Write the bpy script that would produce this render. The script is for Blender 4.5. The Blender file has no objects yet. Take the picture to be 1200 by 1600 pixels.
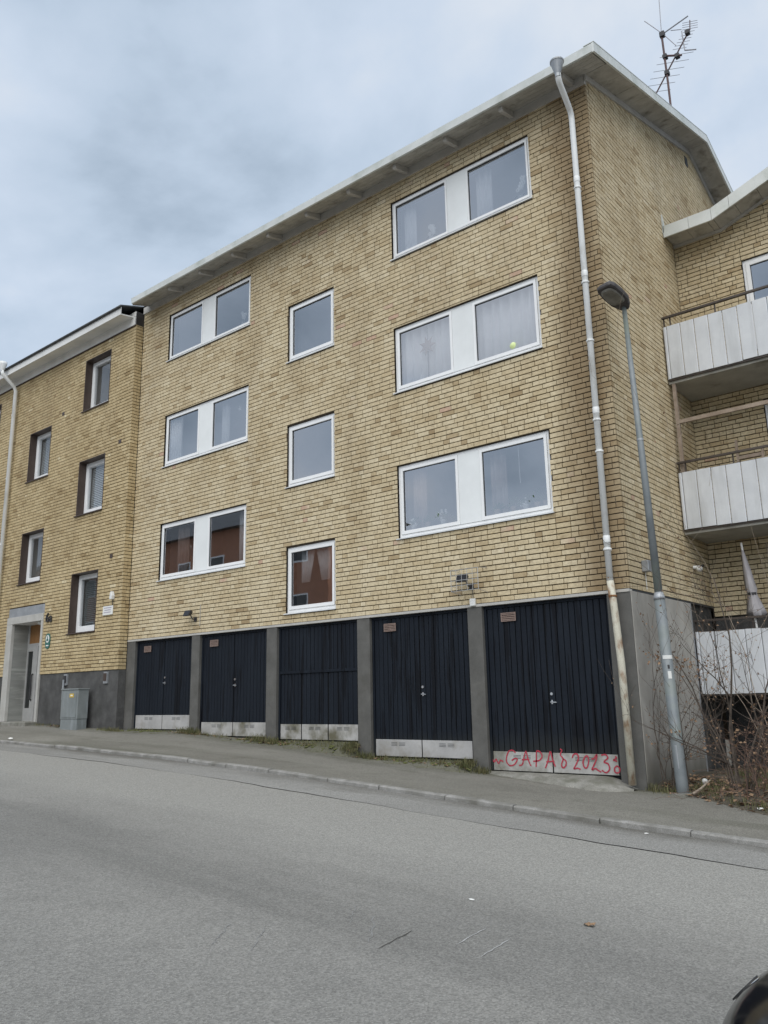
import bpy, math, random
import numpy as np
from mathutils import Vector, Matrix
random.seed(7)
rng = np.random.RandomState(11)
scn = bpy.context.scene
COL = scn.collection

# ------------------------------------------------------------------ camera
CAM = (4.606, -11.214, -0.016)
yaw, pitch, roll = math.radians(-39.2245), math.radians(13.0143), math.radians(-1.1376)
cd = bpy.data.cameras.new('camera'); co = bpy.data.objects.new('camera', cd); COL.objects.link(co)
fw = Vector((math.sin(yaw)*math.cos(pitch), math.cos(yaw)*math.cos(pitch), math.sin(pitch)))
rt = Vector((math.cos(yaw), -math.sin(yaw), 0)); up = rt.cross(fw)
r2 = rt*math.cos(roll)+up*math.sin(roll); u2 = up*math.cos(roll)-rt*math.sin(roll)
m3 = Matrix((r2, u2, -fw)).transposed()
co.matrix_world = Matrix.Translation(CAM) @ m3.to_4x4()
cd.sensor_fit = 'VERTICAL'; cd.sensor_height = 36.0; cd.sensor_width = 27.0
cd.lens = 1259.06/1600*36.0
cd.clip_start = 0.05; cd.clip_end = 3000
scn.camera = co

# ------------------------------------------------------------------ sky, sun, exposure
SUN_EL, SUN_AZ = math.radians(50), math.radians(150)     # azimuth clockwise from +Y
w = bpy.data.worlds.new('World'); scn.world = w; w.use_nodes = True
nt = w.node_tree; N = nt.nodes; L = nt.links
for n in list(N): N.remove(n)
out = N.new('ShaderNodeOutputWorld'); bg = N.new('ShaderNodeBackground')
sky = N.new('ShaderNodeTexSky'); sky.sky_type = 'NISHITA'; sky.sun_disc = False
sky.sun_elevation = SUN_EL; sky.sun_rotation = SUN_AZ
tc = N.new('ShaderNodeTexCoord'); sp = N.new('ShaderNodeSeparateXYZ')
L.new(tc.outputs['Generated'], sp.inputs[0])
ab = N.new('ShaderNodeMath'); ab.operation = 'ABSOLUTE'; L.new(sp.outputs[2], ab.inputs[0])
ad = N.new('ShaderNodeMath'); ad.operation = 'ADD'; ad.inputs[1].default_value = 0.42; L.new(ab.outputs[0], ad.inputs[0])
dx = N.new('ShaderNodeMath'); dx.operation = 'DIVIDE'; L.new(sp.outputs[0], dx.inputs[0]); L.new(ad.outputs[0], dx.inputs[1])
dy = N.new('ShaderNodeMath'); dy.operation = 'DIVIDE'; L.new(sp.outputs[1], dy.inputs[0]); L.new(ad.outputs[0], dy.inputs[1])
cb = N.new('ShaderNodeCombineXYZ'); L.new(dx.outputs[0], cb.inputs[0]); L.new(dy.outputs[0], cb.inputs[1]); cb.inputs[2].default_value = 8.4
nz = N.new('ShaderNodeTexNoise'); nz.inputs['Scale'].default_value = 2.5; nz.inputs['Detail'].default_value = 7.0
nz.inputs['Roughness'].default_value = 0.52; nz.inputs['Distortion'].default_value = 0.15
L.new(cb.outputs[0], nz.inputs['Vector'])
cr = N.new('ShaderNodeValToRGB'); L.new(nz.outputs['Fac'], cr.inputs[0])
e = cr.color_ramp.elements
e[0].position = 0.34; e[0].color = (2.25, 2.8, 3.45, 1)
e[1].position = 0.66; e[1].color = (4.85, 5.2, 5.65, 1)
x_ = e.new(0.46); x_.color = (3.4, 4.05, 4.85, 1)
x_ = e.new(0.55); x_.color = (4.0, 4.6, 5.4, 1)
mx = N.new('ShaderNodeMix'); mx.data_type = 'RGBA'; mx.inputs[0].default_value = 0.90
L.new(sky.outputs[0], mx.inputs[6]); L.new(cr.outputs[0], mx.inputs[7])
L.new(mx.outputs[2], bg.inputs[0]); bg.inputs[1].default_value = 0.10
L.new(bg.outputs[0], out.inputs[0])

sl = bpy.data.lights.new('sun', 'SUN'); sl.energy = 1.5; sl.angle = math.radians(70); sl.color = (1.0, 0.965, 0.91)
so = bpy.data.objects.new('sun', sl); COL.objects.link(so)
sdir = Vector((math.sin(SUN_AZ)*math.cos(SUN_EL), math.cos(SUN_AZ)*math.cos(SUN_EL), math.sin(SUN_EL)))
so.rotation_euler = (-sdir).to_track_quat('-Z', 'Y').to_euler(); so.location = (10, -20, 30)
scn.view_settings.view_transform = 'Standard'; scn.view_settings.look = 'None'
scn.view_settings.gamma = 1.0; scn.view_settings.use_curve_mapping = False
scn.view_settings.exposure = 0.70
scn.render.engine = 'CYCLES'

# ------------------------------------------------------------------ materials
def mat(name, c1, c2=None, scale=6.0, rough=0.8, metal=0.0, bump=0.0, bscale=None, detail=5.0, lo=0.35, hi=0.65,
        stretch=(1, 1, 1), fine=0.0, fscale=90.0, dirt=None, dscale=1.5, dlo=0.55, dhi=0.75, dstretch=(1, 1, 1), coat=0.0,
        low=None, spec=0.5):
    """two-tone noise colour + fine grain + dirt patches + optional band near a height; world space"""
    m = bpy.data.materials.new(name); m.use_nodes = True
    nt = m.node_tree; N = nt.nodes; L = nt.links
    b = N['Principled BSDF']; b.inputs['Roughness'].default_value = rough; b.inputs['Metallic'].default_value = metal
    b.inputs['Coat Weight'].default_value = coat; b.inputs['Specular IOR Level'].default_value = spec
    g = N.new('ShaderNodeNewGeometry')
    def noise(sc, det, st):
        mp = N.new('ShaderNodeVectorMath'); mp.operation = 'MULTIPLY'; mp.inputs[1].default_value = st
        L.new(g.outputs['Position'], mp.inputs[0])
        n = N.new('ShaderNodeTexNoise'); n.inputs['Scale'].default_value = sc; n.inputs['Detail'].default_value = det
        n.inputs['Roughness'].default_value = 0.6
        L.new(mp.outputs[0], n.inputs['Vector']); return n
    def ramp(src, a, c):
        r = N.new('ShaderNodeMapRange'); r.inputs[1].default_value = a; r.inputs[2].default_value = c
        L.new(src, r.inputs[0]); return r.outputs[0]
    def mixc(f, a, bcol, mode='MIX'):
        x = N.new('ShaderNodeMix'); x.data_type = 'RGBA'; x.blend_type = mode
        if isinstance(f, float): x.inputs[0].default_value = f
        else: L.new(f, x.inputs[0])
        for i, v in ((6, a), (7, bcol)):
            if isinstance(v, tuple): x.inputs[i].default_value = v+(1,) if len(v) == 3 else v
            else: L.new(v, x.inputs[i])
        return x.outputs[2]
    c2 = c2 or c1
    n1 = noise(scale, detail, stretch)
    col = mixc(ramp(n1.outputs['Fac'], lo, hi), c1, c2)
    if fine:
        nf = noise(fscale, 3.0, (1, 1, 1))
        f = N.new('ShaderNodeMapRange'); f.inputs[1].default_value = 0.3; f.inputs[2].default_value = 0.7
        f.inputs[3].default_value = 1-fine; f.inputs[4].default_value = 1+fine
        L.new(nf.outputs['Fac'], f.inputs[0])
        cc = N.new('ShaderNodeCombineColor')
        for i in range(3): L.new(f.outputs[0], cc.inputs[i])
        col = mixc(1.0, col, cc.outputs[0], 'MULTIPLY')
    if dirt:
        nd = noise(dscale, 6.0, dstretch)
        col = mixc(ramp(nd.outputs['Fac'], dlo, dhi), col, dirt)
    if low:      # (colour, z_full, z_none): grime with ragged edge over a height band
        sx = N.new('ShaderNodeSeparateXYZ'); L.new(g.outputs['Position'], sx.inputs[0])
        nl = noise(3.0, 5.0, (1, 1, .6))
        mm = N.new('ShaderNodeMath'); mm.operation = 'MULTIPLY_ADD'; mm.inputs[1].default_value = 0.5
        L.new(nl.outputs['Fac'], mm.inputs[0]); L.new(sx.outputs[2], mm.inputs[2])
        col = mixc(ramp(mm.outputs[0], low[2]+.25, low[1]+.25), col, low[0])
    L.new(col, b.inputs['Base Color'])
    if bump:
        nb = noise(bscale or fscale, 4.0, stretch)
        bp = N.new('ShaderNodeBump'); bp.inputs['Strength'].default_value = bump; bp.inputs['Distance'].default_value = 0.01
        L.new(nb.outputs['Fac'], bp.inputs['Height']); L.new(bp.outputs[0], b.inputs['Normal'])
    return m

def brick_mat(name, stops, stain, stain_x=None):
    m = bpy.data.materials.new(name); m.use_nodes = True
    nt = m.node_tree; N = nt.nodes; L = nt.links; b = N['Principled BSDF']; b.inputs['Roughness'].default_value = 0.85
    b.inputs['Specular IOR Level'].default_value = 0.3
    at = N.new('ShaderNodeAttribute'); at.attribute_name = 'tone'
    g = N.new('ShaderNodeNewGeometry')
    n0 = N.new('ShaderNodeTexNoise'); n0.inputs['Scale'].default_value = 1.1; n0.inputs['Detail'].default_value = 4
    L.new(g.outputs['Position'], n0.inputs['Vector'])
    ma = N.new('ShaderNodeMath'); ma.operation = 'MULTIPLY_ADD'; ma.inputs[1].default_value = 0.75; ma.inputs[2].default_value = -0.375
    L.new(n0.outputs['Fac'], ma.inputs[0])
    m2 = N.new('ShaderNodeMath'); m2.operation = 'ADD'; L.new(at.outputs['Fac'], m2.inputs[0]); L.new(ma.outputs[0], m2.inputs[1])
    r = N.new('ShaderNodeValToRGB'); L.new(m2.outputs[0], r.inputs[0])
    es = r.color_ramp.elements
    es[0].position = stops[0][0]; es[0].color = stops[0][1]+(1,)
    es[1].position = stops[-1][0]; es[1].color = stops[-1][1]+(1,)
    for p, c in stops[1:-1]:
        q = es.new(p); q.color = c+(1,)
    nf = N.new('ShaderNodeTexNoise'); nf.inputs['Scale'].default_value = 34; nf.inputs['Detail'].default_value = 5; nf.inputs['Roughness'].default_value = .7
    mpv = N.new('ShaderNodeVectorMath'); mpv.operation = 'MULTIPLY'; mpv.inputs[1].default_value = (.5, .5, 1.0)
    L.new(g.outputs['Position'], mpv.inputs[0]); L.new(mpv.outputs[0], nf.inputs['Vector'])
    f = N.new('ShaderNodeMapRange'); f.inputs[1].default_value = .3; f.inputs[2].default_value = .7; f.inputs[3].default_value = .76; f.inputs[4].default_value = 1.16
    L.new(nf.outputs['Fac'], f.inputs[0])
    cc = N.new('ShaderNodeCombineColor')
    for i in range(3): L.new(f.outputs[0], cc.inputs[i])
    x = N.new('ShaderNodeMix'); x.data_type = 'RGBA'; x.blend_type = 'MULTIPLY'; x.inputs[0].default_value = 1
    L.new(r.outputs[0], x.inputs[6]); L.new(cc.outputs[0], x.inputs[7])
    col = x.outputs[2]
    nsm = N.new('ShaderNodeTexNoise'); nsm.inputs['Scale'].default_value = 7.5; nsm.inputs['Detail'].default_value = 6; nsm.inputs['Roughness'].default_value = .7
    L.new(g.outputs['Position'], nsm.inputs['Vector'])
    fsm = N.new('ShaderNodeMapRange'); fsm.inputs[1].default_value = .52; fsm.inputs[2].default_value = .72; fsm.inputs[4].default_value = .50
    L.new(nsm.outputs['Fac'], fsm.inputs[0])
    xs_ = N.new('ShaderNodeMix'); xs_.data_type = 'RGBA'; L.new(fsm.outputs[0], xs_.inputs[0]); L.new(col, xs_.inputs[6]); xs_.inputs[7].default_value = tuple(c*.95 for c in stain)+(1,)
    col = xs_.outputs[2]
    # weather stains: patches, plus a run-off stain along the downpipe by the corner
    ns = N.new('ShaderNodeTexNoise'); ns.inputs['Scale'].default_value = .8; ns.inputs['Detail'].default_value = 6; ns.inputs['Roughness'].default_value = .65
    mp2 = N.new('ShaderNodeVectorMath'); mp2.operation = 'MULTIPLY'; mp2.inputs[1].default_value = (1.3, 1.3, .45)
    L.new(g.outputs['Position'], mp2.inputs[0]); L.new(mp2.outputs[0], ns.inputs['Vector'])
    fr = N.new('ShaderNodeMapRange'); fr.inputs[1].default_value = .52; fr.inputs[2].default_value = .84; fr.inputs[4].default_value = .46
    sz = N.new('ShaderNodeSeparateXYZ'); L.new(g.outputs['Position'], sz.inputs[0])
    hz_ = N.new('ShaderNodeMapRange'); hz_.inputs[1].default_value = 1.5; hz_.inputs[2].default_value = 9.5; hz_.inputs[3].default_value = -.06; hz_.inputs[4].default_value = .10
    L.new(sz.outputs[2], hz_.inputs[0]); hs = N.new('ShaderNodeMath'); hs.operation = 'ADD'; L.new(ns.outputs['Fac'], hs.inputs[0]); L.new(hz_.outputs[0], hs.inputs[1])
    L.new(hs.outputs[0], fr.inputs[0]); fac = fr.outputs[0]
    if stain_x is not None:
        sx = N.new('ShaderNodeSeparateXYZ'); L.new(g.outputs['Position'], sx.inputs[0])
        dd = N.new('ShaderNodeMath'); dd.operation = 'SUBTRACT'; dd.inputs[1].default_value = stain_x; L.new(sx.outputs[0], dd.inputs[0])
        da = N.new('ShaderNodeMath'); da.operation = 'ABSOLUTE'; L.new(dd.outputs[0], da.inputs[0])
        dn = N.new('ShaderNodeMath'); dn.operation = 'MULTIPLY_ADD'; dn.inputs[1].default_value = -1.1; L.new(ns.outputs['Fac'], dn.inputs[0]); L.new(da.outputs[0], dn.inputs[2])
        dr = N.new('ShaderNodeMapRange'); dr.inputs[1].default_value = .12; dr.inputs[2].default_value = -.35; dr.inputs[4].default_value = .78
        L.new(dn.outputs[0], dr.inputs[0])
        # only on the street face (y below 0.05)
        fy = N.new('ShaderNodeMath'); fy.operation = 'LESS_THAN'; fy.inputs[1].default_value = .05; L.new(sx.outputs[1], fy.inputs[0])
        fm = N.new('ShaderNodeMath'); fm.operation = 'MULTIPLY'; L.new(dr.outputs[0], fm.inputs[0]); L.new(fy.outputs[0], fm.inputs[1])
        mxx = N.new('ShaderNodeMath'); mxx.operation = 'MAXIMUM'; L.new(fm.outputs[0], mxx.inputs[0]); L.new(fac, mxx.inputs[1]); fac = mxx.outputs[0]
    y = N.new('ShaderNodeMix'); y.data_type = 'RGBA'; L.new(fac, y.inputs[0]); L.new(col, y.inputs[6]); y.inputs[7].default_value = stain+(1,)
    L.new(y.outputs[2], b.inputs['Base Color'])
    bp = N.new('ShaderNodeBump'); bp.inputs['Strength'].default_value = .5; bp.inputs['Distance'].default_value = .004
    L.new(nf.outputs['Fac'], bp.inputs['Height']); L.new(bp.outputs[0], b.inputs['Normal'])
    return m

M = {}
M['brick'] = brick_mat('yellow_brick', [(0.0, (.30, .21, .115)), (.22, (.43, .33, .195)), (.45, (.56, .455, .285)), (.7, (.645, .545, .365)), (.92, (.70, .605, .425)), (1.0, (.56, .39, .28))],
                       (.225, .155, .083), -0.32)
M['brick_left'] = brick_mat('golden_brick', [(0.0, (.27, .19, .095)), (.25, (.39, .292, .155)), (.55, (.51, .40, .228)), (.85, (.60, .485, .29)), (1.0, (.69, .59, .39))], (.21, .145, .075))
M['mortar'] = mat('dark_mortar', (.036, .026, .016), (.068, .05, .031), 9, .95, fine=.3)
M['mortar_left'] = mat('brown_mortar', (.046, .033, .017), (.08, .058, .032), 9, .95, fine=.3)
M['pillar'] = mat('grey_painted_concrete', (.092, .090, .083), (.128, .125, .116), 3.5, .85, fine=.14, bump=.25, bscale=60, dirt=(.075, .072, .062), dscale=1.8, dlo=.52, dhi=.8)
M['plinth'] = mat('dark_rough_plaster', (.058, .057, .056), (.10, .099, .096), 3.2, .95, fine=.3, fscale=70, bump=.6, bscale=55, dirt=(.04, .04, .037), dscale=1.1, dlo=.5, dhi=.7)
M['plaster'] = mat('grey_plaster', (.34, .325, .295), (.43, .415, .38), 1.6, .92, fine=.08, bump=.25, bscale=45, dirt=(.23, .215, .19), dscale=1.5, dlo=.46, dhi=.74, dstretch=(1, 1, .35),
                   low=((.12, .115, .095), -1.3, -.7))
M['door'] = mat('navy_door_paint', (.0068, .0100, .0160), (.0105, .0148, .0222), 1.7, .62, spec=.22, fine=.15, fscale=30, stretch=(2, 2, .4), dirt=(.0035, .0048, .008), dscale=1.9, dstretch=(4.5, 4.5, .3), dlo=.56, dhi=.60, low=((.03, .032, .03), -1.1, -.55))
M['door_gap'] = mat('door_groove_black', (.004, .005, .007), None, rough=.9)
M['plate'] = mat('galvanised_kick_plate', (.40, .395, .385), (.52, .51, .50), 2.2, .42, metal=.15, fine=.06, dirt=(.27, .245, .20), dscale=2.6, dlo=.5, dhi=.78, low=None)
M['plate_dirty'] = mat('weathered_kick_plate', (.37, .36, .34), (.50, .49, .47), 2.5, .5, metal=.1, fine=.08, dirt=(.14, .13, .085), dscale=2.2, dlo=.46, dhi=.68)
M['frame'] = mat('white_window_paint', (.82, .825, .825), (.86, .865, .86), 3, .42, fine=.02)
M['panel'] = mat('pale_grey_panel', (.76, .78, .775), (.81, .83, .825), 2.5, .45, fine=.02, dirt=(.68, .69, .68), dscale=1.2, dlo=.5, dhi=.85, dstretch=(1, 1, .3))
M['sill'] = mat('white_metal_sill', (.66, .67, .67), (.74, .75, .75), 3, .35, fine=.03)
M['gasket'] = mat('dark_gasket', (.05, .055, .06), None, rough=.6)
M['room'] = mat('dim_room_plaster', (.62, .60, .57), (.68, .66, .63), 2, .95)
M['curtain'] = mat('sheer_curtain_cloth', (.82, .81, .81), (.88, .87, .87), 5, .95)
M['curtain_rose'] = mat('rose_curtain_cloth', (.42, .33, .30), (.52, .42, .38), 5, .95)
M['ornament'] = mat('white_petal', (.78, .78, .76), (.85, .85, .83), 9, .8)
M['leafgreen'] = mat('houseplant_green', (.055, .11, .045), (.10, .17, .07), 14, .6)
M['pot'] = mat('clay_pot', (.45, .33, .26), (.5, .4, .33), 10, .8)
M['lime'] = mat('lime_paper_ball', (.66, .78, .30), (.74, .84, .42), 10, .7)
M['roofmetal'] = mat('pale_roof_sheet', (.60, .625, .60), (.70, .72, .70), 1.8, .5, fine=.05, dirt=(.46, .49, .44), dscale=2.0, dlo=.5, dhi=.72)
M['rooftop'] = mat('grey_roofing', (.12, .12, .12), (.17, .17, .17), 3, .8, fine=.2)
M['soffit'] = mat('weathered_soffit_boards', (.37, .355, .32), (.48, .465, .425), 2.5, .85, fine=.14, stretch=(1.5, 1.5, 1), dirt=(.17, .155, .125), dscale=3.2, dlo=.54, dhi=.76)
M['friezeboard'] = mat('grey_frieze_board', (.42, .405, .375), (.50, .485, .455), 3, .8, fine=.08)
M['brown'] = mat('brown_sheet_reveal', (.055, .037, .029), (.075, .052, .042), 3, .5, fine=.05)
M['pipe'] = mat('white_pipe_paint', (.80, .81, .80), (.85, .86, .85), 2.2, .42, fine=.05, dirt=(.45, .43, .38), dscale=3, dlo=.55, dhi=.8, dstretch=(1, 1, .4))
M['pipe_old'] = mat('peeling_cream_pipe', (.52, .49, .39), (.60, .575, .48), 6, .6, fine=.1, dirt=(.22, .105, .04), dscale=5.5, dlo=.52, dhi=.68, dstretch=(1, 1, .5), bump=.2)
M['rust'] = mat('rusty_iron', (.17, .075, .03), (.27, .14, .06), 14, .9, fine=.3)
M['iron'] = mat('dark_iron', (.022, .022, .025), (.04, .038, .04), 8, .5)
M['zinc'] = mat('grey_galvanised_steel', (.30, .315, .33), (.40, .415, .43), 4, .42, metal=.35, fine=.06)
M['steel'] = mat('bright_steel', (.62, .62, .63), (.7, .7, .7), 10, .28, metal=.9)
M['cage'] = mat('pale_wire', (.46, .46, .45), None, rough=.45, metal=.3)
M['white'] = mat('white_plastic', (.72, .72, .70), (.78, .78, .76), 6, .5)
M['vent'] = mat('brown_grille', (.21, .15, .125), (.28, .2, .17), 12, .6)
M['balcony'] = mat('white_balcony_sheet', (.58, .60, .625), (.67, .69, .71), 2.0, .45, fine=.025, dirt=(.44, .45, .45), dscale=1.7, dlo=.5, dhi=.82, dstretch=(2, 2, .3))
M['slab'] = mat('balcony_concrete', (.33, .32, .285), (.42, .41, .37), 2.2, .9, fine=.1, dirt=(.14, .135, .11), dscale=1.5)
M['wood'] = mat('weathered_wood', (.26, .20, .15), (.36, .29, .23), 6, .8, stretch=(1, 1, 1), fine=.12)
M['brownrail'] = mat('brown_rail_paint', (.045, .034, .028), (.075, .058, .046), 5, .5)
M['pole'] = mat('lamp_pole_paint', (.165, .185, .195), (.22, .24, .245), 4, .5, metal=.1, fine=.07, dirt=(.20, .23, .19), dscale=1.6, dlo=.5, dhi=.75)
M['lampbody'] = mat('lamp_housing', (.045, .040, .040), (.075, .068, .066), 9, .55)
M['lamptop'] = mat('lamp_housing_top', (.33, .33, .335), (.40, .40, .40), 9, .5)
M['lens'] = mat('dusty_lamp_lens', (.14, .135, .115), (.24, .23, .205), 7, .3, spec=.4)
M['floodlens'] = mat('dark_floodlight_lens', (.02, .02, .024), None, rough=.3, spec=.3)
M['kerb'] = mat('kerb_granite', (.225, .22, .205), (.32, .312, .295), 7, .9, fine=.28, fscale=110, dirt=(.15, .145, .125), dscale=2.6, dlo=.45, dhi=.7, bump=.5)
M['tar'] = mat('old_tar', (.055, .053, .048), (.085, .08, .07), 8, .95, fine=.3)
M['scuff'] = mat('scraped_asphalt', (.42, .42, .41), (.34, .34, .33), 30, .95, fine=.4, fscale=150)
M['scuff_faint'] = mat('faint_scrape', (.27, .268, .258), (.21, .21, .205), 40, .95, fine=.4, fscale=150)
M['conc'] = mat('rough_concrete_sill', (.17, .165, .14), (.27, .262, .235), 4, .95, fine=.22, fscale=60, bump=.8, bscale=14, dirt=(.13, .13, .10), dscale=3, dlo=.5, dhi=.7)
M['soil'] = mat('dark_soil', (.052, .045, .032), (.10, .085, .06), 5, 1, fine=.5, fscale=45, bump=1.0, bscale=18)
M['moss'] = mat('moss_green', (.075, .085, .028), (.12, .125, .045), 6, 1, fine=.3)
M['grass'] = mat('dull_grass', (.075, .085, .03), (.16, .145, .07), 5, .9)
M['dry'] = mat('dry_leaf_brown', (.17, .10, .06), (.30, .20, .12), 6, .9, fine=.2)
M['dryred'] = mat('dead_bramble', (.105, .062, .045), (.165, .105, .078), 6, .9)
M['bark'] = mat('shrub_bark', (.06, .046, .036), (.11, .088, .07), 9, .9, fine=.2)
M['twig'] = mat('pale_twig', (.24, .195, .15), (.33, .27, .21), 9, .9)
M['graffiti'] = mat('red_spray_paint', (.36, .028, .05), (.44, .05, .075), 12, .5)
M['stone'] = mat('entrance_marble', (.30, .30, .28), (.21, .215, .20), 1.4, .35, stretch=(.6, .6, 3.5), fine=.06, dirt=(.40, .40, .37), dscale=1.6, dstretch=(.5, .5, 4), dlo=.55, dhi=.7)
M['stone_frame'] = mat('entrance_frame_stone', (.40, .39, .36), (.48, .47, .44), 3, .6, fine=.08)
M['doorwood'] = mat('varnished_wood', (.22, .105, .035), (.30, .155, .06), 3, .45, stretch=(1, 1, .3))
M['alu'] = mat('door_aluminium', (.42, .42, .41), (.48, .48, .47), 6, .4, metal=.3)
M['darkglass'] = mat('dark_door_glass', (.02, .022, .022), None, rough=.08)
M['cabinet'] = mat('grey_green_cabinet', (.18, .20, .20), (.225, .245, .245), 3, .5, fine=.05, dirt=(.30, .33, .34), dscale=2.5, dlo=.52, dhi=.75, dstretch=(2, 2, .4))
M['yellow'] = mat('yellow_sticker', (.62, .42, .04), None, rough=.5)
M['teal'] = mat('teal_enamel', (.03, .13, .11), (.035, .15, .125), 9, .35)
M['signtext'] = mat('faded_print', (.36, .33, .42), (.45, .42, .5), 60, .6)
M['cornice'] = mat('white_cornice', (.72, .72, .70), (.79, .79, .77), 1.8, .6, fine=.03, dirt=(.60, .60, .57), dscale=1.4, dlo=.5, dhi=.8)
M['blackroof'] = mat('black_roof_edge', (.03, .032, .035), (.06, .065, .065), 6, .5)
M['fabric'] = mat('faded_lilac_parasol_cloth', (.33, .315, .325), (.44, .425, .435), 6, .95, stretch=(3, 3, .6))
M['carpaint'] = mat('black_car_paint', (.006, .0065, .008), None, rough=.12, spec=.16)
M['carplastic'] = mat('black_car_plastic', (.018, .018, .019), None, rough=.6)
M['chrome'] = mat('chrome', (.85, .86, .87), None, rough=.08, metal=1.0)
M['tyre'] = mat('tyre_rubber', (.02, .02, .02), (.03, .03, .03), 20, .9)
M['carglass'] = mat('tinted_car_glass', (.012, .014, .016), None, rough=.03, coat=1.0)
M['lampglass'] = mat('headlamp_glass', (.35, .36, .38), (.5, .5, .52), 14, .05, coat=1.0)
M['redbrick'] = mat('red_brick_across', (.36, .165, .10), (.45, .215, .13), 3, .9, fine=.25, fscale=20)
M['paper'] = mat('white_paper', (.75, .75, .72), None, rough=.9)
M['plume'] = mat('antenna_aluminium', (.30, .30, .32), (.36, .36, .38), 9, .5, metal=.3)
M['antred'] = mat('antenna_red_paint', (.085, .048, .048), (.11, .055, .05), 12, .6)

def glass_mat(lo=.37, hi=.85, nm='window_glass'):
    m = bpy.data.materials.new(nm); m.use_nodes = True
    nt = m.node_tree; N = nt.nodes; L = nt.links
    for n in list(N): N.remove(n)
    o = N.new('ShaderNodeOutputMaterial'); t = N.new('ShaderNodeBsdfTransparent'); g = N.new('ShaderNodeBsdfGlossy')
    t.inputs[0].default_value = (.94, .96, .97, 1); g.inputs[0].default_value = (.93, .94, .97, 1); g.inputs[1].default_value = .012
    lw = N.new('ShaderNodeLayerWeight'); lw.inputs[0].default_value = .5
    r = N.new('ShaderNodeMapRange'); r.inputs[3].default_value = lo; r.inputs[4].default_value = hi
    ge = N.new('ShaderNodeNewGeometry'); nz = N.new('ShaderNodeTexNoise'); nz.inputs['Scale'].default_value = 1.3
    L.new(ge.outputs['Position'], nz.inputs['Vector'])
    bp = N.new('ShaderNodeBump'); bp.inputs['Strength'].default_value = .012; bp.inputs['Distance'].default_value = .05
    L.new(nz.outputs['Fac'], bp.inputs['Height']); L.new(bp.outputs[0], g.inputs['Normal'])
    L.new(lw.outputs['Fresnel'], r.inputs[0])
    mx = N.new('ShaderNodeMixShader'); L.new(r.outputs[0], mx.inputs[0]); L.new(t.outputs[0], mx.inputs[1]); L.new(g.outputs[0], mx.inputs[2])
    L.new(mx.outputs[0], o.inputs[0]); return m
M['glass'] = glass_mat(); M['glass_old'] = glass_mat(.10, .5, 'clear_old_glass')

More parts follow.
